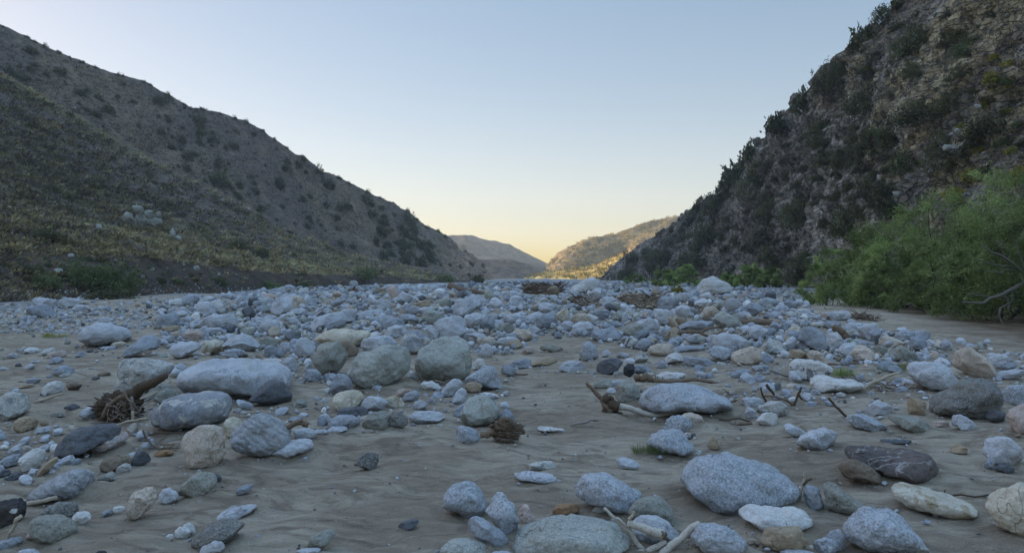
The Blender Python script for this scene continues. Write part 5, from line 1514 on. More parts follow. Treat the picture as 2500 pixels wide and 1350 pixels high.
stick('twig', 'thin upright dark stick in front of the pale shoulder boulder', 'twig', '6', (880, 1050), [([(822, 830), (838, 920), (862, 1035)], 11, 13, 'dark'), ([(862, 1035), (920, 990), (960, 980)], 11, 7, 'dark')])
stick('twig', 'thin brown stick lying flat right of the pied striped boulder', 'twig', 'D', (950, 752), [([(790, 742), (880, 748), (980, 738), (1045, 728)], 7, 9, 'brown')])
stick('driftwood_stick', 'weathered flat tan stick on the sand near the whitish oval stone', 'driftwood', 'A', (430, 1165), [([(300, 1172), (400, 1140), (500, 1105), (585, 1085)], 16, 11, 'pale')])
stick('twig', 'small bent dark twig on the stones behind the pale loaf boulder', 'twig', '3', (950, 790), [([(870, 768), (930, 735), (985, 750), (1050, 785)], 13, 10, 'dark')])
stick('twig', 'pale forked twig lying under the willow thicket', 'twig', '6', (760, 410), [([(700, 375), (755, 408), (860, 368)], 11, 8, 'pale')])
stick('driftwood_stick', 'thin brown stick beside the white egg stone in the middle', 'twig', 'C', (200, 905), [([(100, 900), (190, 892), (300, 905), (340, 900)], 13, 8, 'brown')])
stick('driftwood_stick', 'knotty pale stick on the sand left of the grey stone pair', 'driftwood', 'G', (880, 165), [([(745, 155), (850, 125), (940, 95), (1010, 100)], 8, 16, 'grey')])
stick('twig', 'dark twig tangle right of the grey stone pair', 'twig', 'G', (2290, 140), [([(2140, 90), (2230, 100), (2330, 80), (2440, 115)], 9, 8, 'dark'), ([(2240, 100), (2280, 150), (2300, 195)], 10, 7, 'grey'), ([(2280, 140), (2370, 125), (2450, 130)], 16, 14, 'brown')])

def lump(t, box, base, col, seed, rough=0.16, sub=4):
    """a shaggy lump of roots or fibre in the box of tile pixels"""
    d = depth_at(t, *base)
    (x0, y0), (x1, y1) = tpx(t, [box[:2], box[2:]])
    W, H = (x1 - x0) * d / F, (y1 - y0) * d / F
    n, f = ico(sub)
    P = n * np.array((W / 2, W * 0.4, H / 2))
    q = n * 2.2 + seed
    P = P * (1 + rough * 2.2 * np.abs(fbm(q * np.array((1.2, 1.2, 3.2)), 4, seed))[:, None] - rough)
    c = up((x0 + x1) / 2, (y0 + y1) / 2, d + W * 0.15)
    return P + c, f, d, W, H, c

# root wad beside the blotched blue boulder
P, f, d, W, H, c = lump('A', (935, 1085, 1330, 1345), (1150, 1335), 'dark', 12, 0.3)
m = mk_mesh('root_wad', P - c + np.array((0, 0, H / 2)), f, np.tile(WOODC['dark'], (len(P), 1)), True, MAT_WOOD)
rw = tag(link('root_wad', m, None, tuple(c - np.array((0, 0, H / 2)))), 'dark brown shaggy root wad jammed between the square mottled and the blotched blue boulder', 'root wad')
o0 = c - np.array((0, 0, H / 2))
def wad_part(nm, t, pts, r0, r1, col, seed, dd=-0.1):
    mb = MB()
    limb(mb, t, pts, r0, r1, d + dd, col, seed, yj=0.05)
    mb.v = [v - o0 for v in mb.v]
    link(nm, mb.mesh(nm, MAT_WOOD), rw)
wad_part('trunk', 'A', [(1580, 900), (1460, 970), (1340, 1045), (1200, 1110)], 28, 62, 'dark', 3, 0.1)
wad_part('root', 'A', [(1235, 1110), (1240, 1230), (1238, 1340)], 12, 14, 'grey', 5, -0.35)
wad_part('root', 'E', [(1240, 20), (1242, 140), (1290, 205), (1258, 288)], 13, 12, 'pale', 6, -0.45)
wad_part('root', 'E', [(1070, 148), (1180, 118), (1290, 95), (1410, 75)], 10, 13, 'pale', 7, -0.45)
wad_part('root', 'A', [(1330, 1130), (1420, 1095), (1510, 1062)], 10, 7, 'pale', 8, -0.2)
wad_part('root', 'A', [(1170, 1060), (1200, 1120), (1260, 1170), (1290, 1250)], 12, 8, 'brown', 9, -0.35)
wad_part('root', 'A', [(960, 1300), (1020, 1200), (1100, 1130), (1180, 1100)], 16, 22, 'brown', 10, -0.3)
wad_part('root', 'A', [(1290, 1270), (1350, 1190), (1430, 1150)], 11, 7, 'grey', 11, -0.3)
rr = random.Random(4)
mb = MB()
for k in range(70):
    x, y = rr.uniform(1000, 1280), rr.uniform(1120, 1320)
    a = rr.uniform(-2.6, -0.2)
    L = rr.uniform(40, 130)
    limb(mb, 'A', [(x, y), (x + L * .5 * math.cos(a) + rr.uniform(-20, 20), y - L * .5 * math.sin(a) * 0.8), (x + L * math.cos(a), y - L * math.sin(a) * 0.6)], 5, 2.5, d + rr.uniform(-0.42, -0.1), rr.choice(['dark', 'brown', 'brown', 'grey']), k, n=6)
mb.v = [v - o0 for v in mb.v]
link('root_fibre', mb.mesh('root_fibre', MAT_WOOD), rw)

# (roots end)
# fibrous clump in the middle of the sand
P, f, d, W, H, c = lump('G', (-5, 95, 282, 308), (140, 300), 'brown', 33, 0.2)
wz = c - np.array((0, 0, H / 2))
m = mk_mesh('wood_clump', P - wz, f, np.tile((.13, .097, .07), (len(P), 1)), True, MAT_WOOD)
wc = tag(link('wood_clump', m, None, tuple(wz)), 'brown fibrous rotten wood clump on the sand beside the striped round stone', 'wood clump')
mb = MB()
for k in range(46):
    x, y = rr.uniform(15, 250), rr.uniform(130, 295)
    L = rr.uniform(40, 120)
    limb(mb, 'G', [(x - L / 2, y + rr.uniform(-8, 8)), (x, y - rr.uniform(4, 22)), (x + L / 2, y + rr.uniform(-8, 8))], 4, 2.5, d + W * 0.15 - W * 0.36 * math.sqrt(max(0.05, 1 - ((x - 138) / 150) ** 2)), rr.choice(['dark', 'brown', 'grey']), k, n=6)
limb(mb, 'F', [(2210, 235), (2280, 225), (2360, 215)], 26, 34, d, 'brown', 99)
limb(mb, 'G', [(90, 150), (120, 100), (150, 85)], 34, 22, d, 'brown', 98)
mb.v = [v - wz for v in mb.v]
link('wood_fibre', mb.mesh('wood_fibre', MAT_WOOD), wc)

def debris(t, poly, n, L0, L1, r, cols, label, seed):
    """tangle of sticks left by the flood"""
    rr = random.Random(seed)
    mb = MB()
    xs, ys = [p[0] for p in poly], [p[1] for p in poly]
    k = 0
    while k < n:
        x, y = rr.uniform(min(xs), max(xs)), rr.uniform(min(ys), max(ys))
        if not in_poly(x, y, poly):
            continue
        k += 1
        (px, py), = tpx(t, [(x, y)])
        h = hit(px, max(py, 684))
        if h is None:
            continue
        p = np.array(h[0])
        s = TILE[t][2] * p[1] / F
        a = rr.gauss(0, 0.5) + (math.pi if rr.random() < .5 else 0) if rr.random() < .45 else rr.uniform(0, 6.283)
        L = rr.uniform(L0, L1) * s
        dv = np.array((math.cos(a) * L, rr.uniform(-.6, .6) * L, rr.gauss(0.10, 0.30) * L))
        lift = np.array((0, 0, rr.uniform(0.3, 3.0) * r * s))
        P = crook([p + lift, p + lift + dv * .5, p + lift + dv], 5, L * 0.13, k)
        R = r * s * rr.choice([0.35, 0.5, 0.6, 0.8, 1.0, 1.5])
        mb.tube(P, np.linspace(R, R * .4, 5), 5, k, WOODC[rr.choice(cols)])
    o = link('driftwood_debris', mb.mesh('driftwood_debris', MAT_WOOD))
    tag(o, label, 'debris', kind='stuff')
debris('C', [(1150, 190), (1300, 150), (1500, 180), (1720, 230), (1700, 290), (1600, 335), (1480, 310), (1330, 260), (1200, 250), (1050, 270), (930, 280), (900, 250)], 420, 40, 150, 8, ['brown', 'brown', 'dark', 'pale'], 'long heap of brown broken sticks left across the stones by the flood', 5)
debris('C', [(740, 200), (860, 170), (940, 190), (960, 260), (880, 300), (780, 240)], 110, 40, 120, 8, ['dark', 'dark', 'grey', 'brown'], 'dark tangle of twigs at the left end of the long brown stick heap', 6)
debris('C', [(280, 100), (420, 75), (640, 80), (640, 140), (480, 160), (300, 140)], 340, 40, 110, 9, ['dark', 'dark', 'dark', 'brown'], 'distant black heap of flood debris before the sunlit hillside', 7)
debris('5', [(960, 440), (1100, 390), (1400, 380), (1500, 430), (1400, 500), (1000, 500)], 110, 60, 200, 11, ['brown', 'dark', 'pale'], 'loose brown sticks strewn above the long low boulder', 8)
debris('6', [(980, 470), (1200, 500), (1500, 540), (1550, 600), (1300, 590), (1100, 560)], 120, 60, 220, 8, ['brown', 'dark'], 'brown twigs and litter on the dirt under the willow thicket', 9)
debris('B', [(1440, 960), (1560, 930), (1640, 980), (1600, 1040), (1440, 1040)], 60, 40, 140, 5, ['dark', 'brown', 'pale', 'grey'], 'dark roots and twigs wedged between the two giant boulders', 11)
debris('B', [(1640, 930), (1900, 930), (1920, 990), (1700, 990)], 40, 60, 200, 6, ['brown', 'pale'], 'pale sticks lying in front of the tall angular giant', 12)
debris('C', [(2200, 1090), (2360, 1080), (2370, 1200), (2240, 1210)], 40, 40, 110, 6, ['pale', 'brown', 'dark'], 'small tuft of twigs at the right tip of the long speckled boulder', 13)
debris('D', [(1030, 900), (1250, 890), (1460, 960), (1330, 1000), (1050, 1000)], 60, 60, 190, 6, ['brown', 'dark', 'pale'], 'mat of twigs at the right end of the white log stone', 14)
debris('H', [(100, 1150), (260, 1130), (400, 1230), (250, 1290), (100, 1290)], 46, 30, 90, 5, ['dark', 'brown', 'orange_'], 'brown leaf and twig litter against the layered tan stone', 15)
debris('G', [(1780, 1200), (1960, 1170), (2000, 1290), (1850, 1330)], 40, 50, 130, 6, ['dark', 'brown', 'pale'], 'dark twigs jammed beside the corner granite boulder', 16)
debris('G', [(1290, 1190), (1420, 1200), (1560, 1330), (1330, 1340)], 40, 60, 150, 6, ['dark', 'brown', 'grey'], 'shaded twigs packed under the short thick bleached log', 17)
debris('E', [(1330, 300), (1690, 330), (1700, 420), (1380, 380)], 36, 60, 170, 5, ['brown', 'dark', 'pale'], 'thin roots and twigs left of the split beige boulder', 18)
debris('6', [(1280, 1140), (1560, 1130), (1560, 1240), (1320, 1240)], 50, 50, 150, 7, ['brown', 'dark', 'pale'], 'twig litter under the beige face boulder', 19)
# ------------------------------------------------------------------ plants
MAT_LEAF = leaf_mat('leaves')
MAT_STEM = attr_mat('bark', 0.95, 30, 0.4, 0.01, 0.5)
MAT_GRASS = leaf_mat('dry_grass')

def leaves(centers, dirs, L, Wd, cols, rg):
    """diamond leaves: centre, pointing direction, length, width"""
    n = len(centers)
    d = dirs / (np.linalg.norm(dirs, axis=1, keepdims=True) + 1e-9)
    r = rg.normal(size=(n, 3))
    s = np.cross(d, r)
    s /= np.linalg.norm(s, axis=1, keepdims=True) + 1e-9
    L = np.asarray(L)[:, None]
    Wd = np.asarray(Wd)[:, None]
    V = np.stack([centers - d * L * .5, centers + s * Wd * .5, centers + d * L * .5, centers - s * Wd * .5], 1).reshape(-1, 3)
    Fq = np.arange(n * 4).reshape(n, 4)
    return V, Fq, np.repeat(cols, 4, 0)

def pick(cols, n, rg, var=0.25):
    c = np.array(cols)[rg.integers(0, len(cols), n)]
    return c * (1 + var * rg.uniform(-1, 1, (n, 1)))

def willow(h, r, nst, seed, cols, leafL=0.2, leafW=0.03, npl=12, nlf=15, lean=(0, 0)):
    """feathery bush: stems fanning from the base carry soft clumps of narrow leaves; returns crown and stem arrays"""
    rg = np.random.default_rng(seed)
    C, Dd, K, mb = [], [], [], MB()
    for k in range(nst):
        a = rg.uniform(0, 6.283)
        q = math.sqrt(rg.random())
        t = rg.uniform(.02, 1.0) ** (0.7 if k % 3 else 1.6)
        zz = h * t * math.sqrt(max(0.06, 1 - (0.86 * q) ** 2))
        rad = r * q * (0.62 + 0.38 * math.sin(min(1, t + .25) * math.pi))
        cpt = np.array((math.cos(a) * rad, math.sin(a) * rad, max(zz, .06 * h)))
        b = np.array((math.cos(a) * r * q * .3, math.sin(a) * r * q * .3, 0))
        if k % 7 == 0:
            mid = b + (cpt - b) * .5 + np.array((0, 0, .08 * h))
            mb.tube(crook([b, mid, cpt], 8, 0.04 * h, k), np.linspace(0.03 * h / 4, 0.008, 8), 5, k, (.055, .046, .038))
        cr = h * rg.uniform(.075, .15)
        nl = npl * nlf
        out = np.array((math.cos(a) * .55 * q, math.sin(a) * .55 * q, .75))
        # a clump is a handful of drooping sprays
        for j in range(npl):
            dv = out + rg.normal(size=3) * .75
            dv /= np.linalg.norm(dv)
            s = rg.random(nlf)
            L = cr * rg.uniform(.8, 1.7)
            C.append(cpt + dv[None] * (s * L)[:, None] + np.array((0, 0, -.45)) * (s ** 2 * L)[:, None] + rg.normal(size=(nlf, 3)) * cr * .16)
            Dd.append(dv[None] + np.array((0, 0, -.7)) * s[:, None] + rg.normal(size=(nlf, 3)) * .6)
        K.append(np.repeat(pick(cols, 1, rg, .38), nl, 0))
    C, Dd, K = np.concatenate(C), np.concatenate(Dd), np.concatenate(K)
    ok = C[:, 2] > 0.03
    C, Dd, K = C[ok], Dd[ok], K[ok]
    n = len(C)
    crown = leaves(C, Dd, leafL * rg.uniform(.6, 1.4, n), leafW * rg.uniform(.7, 1.4, n), K * rg.uniform(.75, 1.25, (n, 1)), rg)
    return crown, mb

def shrub(seed, ncl, nlf, cols, size=0.16, flat=1.0, open_=0.0):
    """rounded chaparral bush of unit radius: lumpy clusters of small leaves round a few stems"""
    rg = np.random.default_rng(seed)
    n = rg.normal(size=(ncl, 3))
    n[:, 2] = np.abs(n[:, 2]) * 0.95 - 0.1
    n /= np.linalg.norm(n, axis=1, keepdims=True)
    lum = 1 + 0.38 * fbm(n * 1.6 + seed, 2, seed)
    rad = (rg.uniform(0.25, 1.0, ncl) ** 0.5) * lum
    cc = n * rad[:, None] * np.array((1, 1, flat))
    cr = rg.uniform(.10, .24, ncl)
    C = np.repeat(cc, nlf, 0) + rg.normal(size=(ncl * nlf, 3)) * np.repeat(cr, nlf)[:, None] * .6
    D = np.repeat(n, nlf, 0) * .6 + rg.normal(size=(ncl * nlf, 3)) * .8 + np.array((0, 0, .3))
    cl = np.repeat(pick(cols, ncl, rg, .3), nlf, 0) * rg.uniform(.75, 1.25, (ncl * nlf, 1))
    k = len(C)
    V, Fq, cv = leaves(C, D, size * rg.uniform(.6, 1.4, k), size * .5 * rg.uniform(.6, 1.4, k), cl, rg)
    return V, Fq, cv

OLIVE = [(.10, .108, .056), (.082, .094, .048), (.135, .135, .068), (.095, .09, .056)]
GREYGR = [(.10, .10, .068), (.12, .105, .075), (.09, .088, .06)]
YELGR = [(.23, .21, .035), (.28, .24, .04), (.16, .17, .04)]
WILL = [(.205, .27, .09), (.24, .31, .105), (.16, .21, .07), (.26, .31, .12)]
WILLD = [(.15, .19, .065), (.18, .22, .08), (.12, .155, .055)]

SOFTG = [(.115, .15, .07), (.095, .125, .06), (.14, .17, .08)]
DARKP = [mk_mesh('shrub', *shrub(s, 100, 26, OLIVE, .12, fl), True, MAT_LEAF) for s, fl in ((1, .8), (2, .95), (3, .7), (4, 1.1))]
GREYP = [mk_mesh('shrub', *shrub(s, 80, 22, GREYGR, .115, fl), True, MAT_LEAF) for s, fl in ((11, .75), (12, .9))]
YELP = [mk_mesh('shrub', *shrub(s, 80, 14, YELGR, .17, fl), True, MAT_LEAF) for s, fl in ((21, .85), (22, .7))]
GRNP = [mk_mesh('shrub', *shrub(s, 120, 22, SOFTG, .11, fl), True, MAT_LEAF) for s, fl in ((31, .7), (32, .8))]
SPIKY = [mk_mesh('shrub', *shrub(s, 60, 12, OLIVE, .30, fl), True, MAT_LEAF) for s, fl in ((41, 1.1), (42, .9))]

PL = []
rp = random.Random(17)
def bush(mesh, px, py, w, h, label=None, short=None, group=None, nm='shrub', cat='shrub', sink=0.12):
    """a shrub of W x H photo pixels standing with its foot at (px, py) on the terrain"""
    t = hit(px, py)
    if t is None:
        return None
    p, nrm, own = t
    if own == 0 and p.y > 330:
        return None
    R = w / 2 * p.y / F
    Hh = h * p.y / F
    o = link(nm, mesh)
    zs = Hh / 1.05
    o.location = (p.x, p.y + R * 0.2, p.z - sink * Hh)
    o.scale = (R, R, zs)
    o.rotation_euler = (0, 0, rp.uniform(0, 6.28))
    rec = dict(o=o, px=px, py=py, w=w, h=h, label=label, short=short, group=group)
    PL.append(rec)
    return rec

# right cliff: bushes one can single out
for a in [
 (SPIKY[0], 1708, 512, 40, 30, 'small bush standing alone on the lower skyline of the cliff', 'lower skyline bush'),
 (DARKP[1], 1772, 470, 50, 40, 'dark bush on the cliff skyline above the distant willow', 'skyline bush'),
 (SPIKY[1], 1800, 440, 70, 55, 'wide dark bush at the bend of the cliff skyline', 'bend bush'),
 (SPIKY[0], 1838, 386, 58, 46, 'spiky bush jutting out from the middle of the cliff skyline', 'jutting bush'),
 (SPIKY[1], 1905, 312, 60, 46, 'bush with loose branches leaning out of the cliff skyline', 'leaning bush'),
 (SPIKY[0], 1962, 262, 52, 52, 'upright tufted bush on the upper cliff skyline', 'tufted bush'),
 (DARKP[3], 2018, 218, 60, 50, 'dark round bush left of a bigger one on the upper skyline', 'round skyline bush'),
 (DARKP[1], 2052, 196, 75, 62, 'big dark bush on the upper cliff skyline', 'big skyline bush'),
 (SPIKY[1], 2108, 106, 58, 56, 'bush overhanging the sheer step of the cliff skyline', 'overhanging bush'),
 (DARKP[0], 2162, 44, 60, 46, 'dark bush close under the top edge of the photo on the cliff', 'top edge bush'),
 (SPIKY[0], 2196, 14, 40, 30, 'topmost small bush of the cliff skyline', 'topmost bush'),
 (DARKP[2], 2250, 112, 110, 90, 'largest dark thicket high on the cliff', 'high thicket'),
 (GRNP[0], 2352, 130, 54, 36, 'single green bush on the bare straw slope of the upper cliff', 'bare slope bush'),
 (DARKP[1], 2235, 186, 66, 44, 'dark bush above a strip of straw grass on the cliff', 'strip bush'),
 (DARKP[2], 2255, 282, 150, 62, 'wide dark bush belt in the middle of the cliff face', 'bush belt'),
 (DARKP[0], 2120, 262, 110, 70, 'broad olive bush left of the wide dark bush belt', 'broad olive bush'),
 (DARKP[3], 2190, 350, 90, 56, 'dark bush below the wide bush belt', 'belt foot bush'),
 (GRNP[1], 2215, 410, 80, 54, 'olive green bush beside a pale rock rib of the cliff', 'rib bush'),
 (DARKP[1], 2060, 400, 64, 46, 'round dark bush in the middle of the grey rocks of the cliff', 'grey rock bush'),
 (DARKP[2], 2420, 320, 130, 76, 'large dark thicket by the right edge of the cliff', 'right edge thicket'),
 (DARKP[0], 2330, 260, 90, 50, 'dark bush between the bush belt and the right edge thicket', 'between bush'),
 (YELP[0], 2428, 196, 50, 34, 'yellow green bush near the upper right corner', 'upper yellow bush'),
 (YELP[1], 2470, 160, 50, 30, 'smaller yellow green bush right above another near the upper right corner', 'corner yellow bush'),
 (YELP[0], 2392, 432, 76, 56, 'bright yellow green bush above the willow thicket', 'bright yellow bush'),
 (YELP[1], 2335, 482, 64, 46, 'yellow green bush touching the top of the willow thicket', 'touching yellow bush'),
 (YELP[0], 2496, 440, 70, 56, 'yellow green bush cut by the right edge', 'edge yellow bush'),
 (YELP[1], 2472, 372, 34, 26, 'small yellow bush under the right edge thicket', 'small yellow bush'),
 (DARKP[3], 2300, 400, 80, 70, 'dark bush above the bright yellow green bush', 'dark upper bush'),
 (DARKP[1], 2190, 520, 90, 80, 'dark oak like bush hanging over the willow thicket', 'overhang bush'),
 (DARKP[0], 2080, 560, 110, 90, 'dark thicket in the shady hollow left of the willow thicket', 'hollow thicket'),
 (DARKP[2], 1960, 520, 110, 80, 'dark thicket in the middle of the lower cliff', 'lower thicket'),
 (DARKP[3], 1850, 470, 100, 70, 'dark thicket below the bend of the cliff skyline', 'bend thicket'),
 (DARKP[1], 1730, 600, 90, 70, 'dark thicket above the nearer distant willow', 'willow thicket bush'),
 (DARKP[0], 1615, 655, 80, 60, 'dark bush at the far foot of the cliff', 'far foot bush'),
 (DARKP[2], 1540, 672, 60, 40, 'last dark bush where the cliff runs out in the valley', 'last bush'),
]:
    bush(*a[:5], label=a[5], short=a[6])
# left side: bushes one can single out
for a in [
 (DARKP[2], 105, 588, 100, 46, 'broad black green bush on the bank terrace at far left', 'broad terrace bush'),
 (GRNP[0], 262, 716, 150, 110, 'big soft green willow bush on the cut bank at left', 'left willow bush'),
 (GRNP[1], 190, 690, 100, 70, 'smaller green bush joined to the left of the bank willow', 'joined bush'),
 (GRNP[1], 108, 698, 70, 36, 'low green bush at far left below the terrace', 'low green bush'),
 (DARKP[0], 262, 730, 120, 28, 'dark flat bush at the foot of the bank willow', 'flat foot bush'),
 (DARKP[1], 532, 452, 56, 40, 'largest dark bush in the gully of the left ridge', 'gully bush'),
 (DARKP[3], 458, 390, 26, 20, 'dark bush in the upper gully of the left ridge', 'upper gully bush'),
 (DARKP[0], 582, 604, 44, 24, 'dark bush on the lower spur slope', 'spur bush'),
 (DARKP[2], 632, 624, 50, 26, 'dark bush right of another on the lower spur slope', 'right spur bush'),
 (GRNP[0], 648, 706, 110, 34, 'green bush spreading at the foot of the cut bank', 'bank foot bush'),
 (GRNP[1], 730, 702, 70, 22, 'low green bush further along the foot of the cut bank', 'low bank bush'),
 (GRNP[0], 880, 676, 80, 32, 'light green bush on the bank below the dark ridge thicket', 'light bank bush'),
 (GRNP[1], 1080, 686, 60, 22, 'green bush near the far end of the cut bank', 'far bank bush'),
 (DARKP[1], 1165, 692, 36, 26, 'dark bush at the very end of the left bank', 'bank end bush'),
 (DARKP[1], 145, 180, 34, 20, 'dark bush below the upper left skyline', 'upper left bush'),
 (DARKP[3], 408, 242, 24, 16, 'dark round bush sitting on the left skyline', 'left skyline bush'),
 (SPIKY[0], 740, 394, 14, 14, 'tiny tree like bush standing on the left skyline', 'tiny skyline tree'),
 (DARKP[0], 1130, 608, 16, 14, 'round bush on the end of the left ridge', 'ridge end bush'),
 (YELP[1], 1655, 716, 34, 30, 'small round dark green bush beside the white landmark boulder', 'round stream bush'),
]:
    bush(*a[:5], label=a[5], short=a[6], sink=0.06)

def auto(meshes, poly, n, w0, w1, group, label=None, hr=(0.55, 0.85), nm='shrub', seed=0, own=None):
    rr = random.Random(seed)
    xs, ys = [p[0] for p in poly], [p[1] for p in poly]
    k = tries = 0
    while k < n and tries < n * 20:
        tries += 1
        px, py = rr.uniform(min(xs), max(xs)), rr.uniform(min(ys), max(ys))
        if not in_poly(px, py, poly):
            continue
        w = w0 * (w1 / w0) ** (rr.random() ** 1.4)
        if any(abs(q['px'] - px) < 0.2 * (q['w'] + w) and abs(q['py'] - py) < 0.16 * (q['h'] + w * .6) for q in PL):
            continue
        t = hit(px, py)
        if t is None or (own and t[2] not in own):
            continue
        if bush(rr.choice(meshes), px, py, w, w * rr.uniform(*hr), label, None, group, nm):
            k += 1
auto(DARKP + GREYP[:1], [(1560, 620), (1700, 520), (1790, 440), (1900, 360), (2000, 300), (2150, 300), (2200, 420), (2160, 520), (1980, 600), (1960, 690), (1700, 690), (1500, 680)], 130, 26, 84, 'dark bushes on the lower cliff', seed=1, own=(3,), hr=(.4, .65))
auto(DARKP + GREYP + GRNP[:1], [(1900, 330), (2090, 150), (2200, 30), (2620, 20), (2620, 440), (2300, 470), (2150, 420)], 70, 20, 66, 'bushes on the upper cliff', seed=2, own=(3,), hr=(.38, .6))
auto(YELP, [(2300, 150), (2500, 120), (2500, 460), (2350, 470)], 7, 20, 38, 'yellow green bushes on the upper cliff', seed=3, own=(3,))
auto(DARKP, [(890, 492), (960, 510), (1030, 560), (1060, 610), (1060, 650), (1000, 660), (930, 640), (900, 560)], 58, 14, 40, 'bushes of the dark thicket on the left ridge', seed=4, own=(2,))
auto(DARKP, [(0, 95), (200, 170), (400, 240), (600, 315), (740, 400), (880, 470), (900, 620), (760, 600), (600, 500), (350, 370), (150, 250), (0, 190)], 105, 10, 36, 'small dark bushes dotted over the left ridge', seed=5, own=(2,))
auto(GREYP + DARKP[:1], [(0, 210), (150, 270), (350, 400), (560, 490), (760, 590), (900, 640), (700, 650), (350, 600), (0, 590)], 60, 12, 34, 'low bushes on the near left spur', seed=6, own=(1,), hr=(.4, .6))
auto(DARKP[:1] + GRNP, [(0, 620), (350, 630), (560, 660), (760, 680), (700, 698), (560, 705), (330, 715), (0, 730)], 26, 16, 50, 'green bushes on the cut bank', seed=7, own=(1,), hr=(.4, .6))
auto(DARKP, [(1060, 560), (1120, 600), (1180, 650), (1190, 685), (1100, 670), (1060, 640)], 12, 8, 16, 'tiny bushes on the ridge end', seed=8, own=(2,))

# small bushes along the left skyline
for k in range(34):
    px = 20 + k * 32 + rp.uniform(-14, 14)
    cs = [(0, 75), (200, 160), (400, 230), (592, 302), (738, 392), (862, 454), (965, 492), (1045, 545), (1112, 592)]
    py = np.interp(px, [c[0] for c in cs], [c[1] for c in cs])
    for dy in range(-14, 22, 2):
        t = hit(px, py + dy)
        if t is not None and t[2] == 2:
            bush(rp.choice(DARKP), px, py + dy + 3, rp.uniform(8, 18), rp.uniform(6, 11), None, None, 'small bushes along the left skyline')
            break

# willow thicket on the right bank, near enough to show stems
def willow_bush(x, y, h, r, seed, label, cols, nst=46, lean=(0, 0), nm='willow_bush', L=.20, W=.028, npl=12):
    z = float(ground_h(np.array([x]), np.array([y]))[0]) if nm == 'willow_bush' else ground_at(x, y)
    cr, mb = willow(h, r, nst, seed, cols, L, W, npl, 15, lean)
    e = bpy.data.objects.new(nm, None)
    COL.objects.link(e)
    e.location = (x, y, z - 0.05)
    e.empty_display_size = 0.3
    tag(e, label, 'bush', 'willow bushes')
    link('crown', mk_mesh('crown', *cr, True, MAT_LEAF), e)
    link('stem', mb.mesh('stem', MAT_STEM), e)
    return e
def at(px, d):
    return (px - CX) / F * d, d
for px, d, h, r, lab, cols in [
 (2020, 43, 3.2, 1.6, 'leftmost willow bush of the right thicket, lowest of the row', WILL),
 (2110, 41, 4.4, 2.1, 'willow bush second from the left in the right thicket', WILL),
 (2200, 38, 5.2, 2.5, 'rounded bright willow bush in the middle of the right thicket', WILL),
 (2300, 36, 5.6, 2.5, 'tall willow bush right of the thicket middle', WILL),
 (2400, 34, 5.9, 2.6, 'tallest willow bush at the right end of the thicket', WILL),
 (2500, 31, 5.7, 2.6, 'willow bush cut by the right edge behind the bare dead branches', WILL),
 (2160, 36, 2.6, 1.7, 'low willow bush in front of the middle of the thicket', WILLD),
 (2300, 32, 3.1, 1.9, 'low spreading willow bush at the front of the thicket', WILLD),
 (2420, 27, 3.1, 1.9, 'dark low willow bush nearest the stones at right', WILLD),
 (2560, 25, 4.2, 2.1, 'willow bush overhanging the dead branches at the right edge', WILLD),
 (2700, 27, 5.0, 2.6, 'willow bush just outside the right edge', WILL),
]:
    x, y = at(px, d)
    willow_bush(x, y, h, r, int(px), lab, cols, 84 if r > 2 else 60)
for px, d, h, r, lab in [
 (1625, 125, 3.0, 2.6, 'left half of the bright green distant willow before the cliff'),
 (1670, 122, 3.8, 3.2, 'right taller half of the bright green distant willow before the cliff'),
 (1835, 112, 3.6, 2.6, 'green distant willow right of the white landmark boulder'),
 (1885, 108, 2.7, 2.4, 'lower green distant willow at the far sand patch'),
 (1780, 116, 2.2, 2.2, 'low green willow right behind the white landmark boulder'),
 (1550, 165, 2.4, 3.2, 'faint green willow far down the stream under the cliff'),
]:
    x, y = at(px, d)
    willow_bush(x, y, h, r, int(px), lab, WILL, 60, nm='distant_willow', L=.42, W=.08, npl=9)

# bare dead branches hanging out of the thicket at the right edge
dd = 24.5
def dead(name, label, limbs):
    root = None
    for k, (pts, r0, r1) in enumerate(limbs):
        mb = MB()
        P = [up(*p, dd - 0.5 * i / len(pts)) for i, p in enumerate(tpx('D', pts))]
        s = .28 * dd / F
        n = 5 * len(pts)
        mb.tube(crook(P, n, 0.05, k + int(pts[0][0])), np.linspace(r0 * s, r1 * s, n), 6, k, (.13, .12, .105))
        if k == 0:
            root = tag(link(name, mb.mesh(name, MAT_STEM)), label, 'dead branch')
        else:
            link('side_branch', mb.mesh('side_branch', MAT_STEM), root)
dead('dead_branch', 'bare grey dead branch reaching left out of the willow thicket at the right edge', [
 ([(2640, -60), (2500, 30), (2410, 85), (2300, 140), (2200, 165), (2150, 205), (1950, 205)], 26, 6),
 ([(2400, 100), (2395, 200), (2300, 245), (2285, 330), (2320, 410), (2370, 465)], 14, 6),
 ([(2300, 140), (2360, 190), (2365, 270)], 9, 4),
 ([(2200, 165), (2000, 120), (1990, 90)], 7, 3)])
dead('dead_branch', 'thin bare twigs fanning up inside the willow thicket at the right edge', [
 ([(2560, 0), (2450, -90), (2340, -170), (2240, -230), (2120, -300)], 16, 4),
 ([(2450, -90), (2330, -110), (2200, -140), (2050, -170)], 8, 3),
 ([(2340, -170), (2300, -260), (2240, -330)], 8, 3),
 ([(2520, -30), (2480, -180), (2440, -300), (2380, -370)], 10, 3),
 ([(2450, -90), (2300, -60), (2180, -60)], 7, 3)])

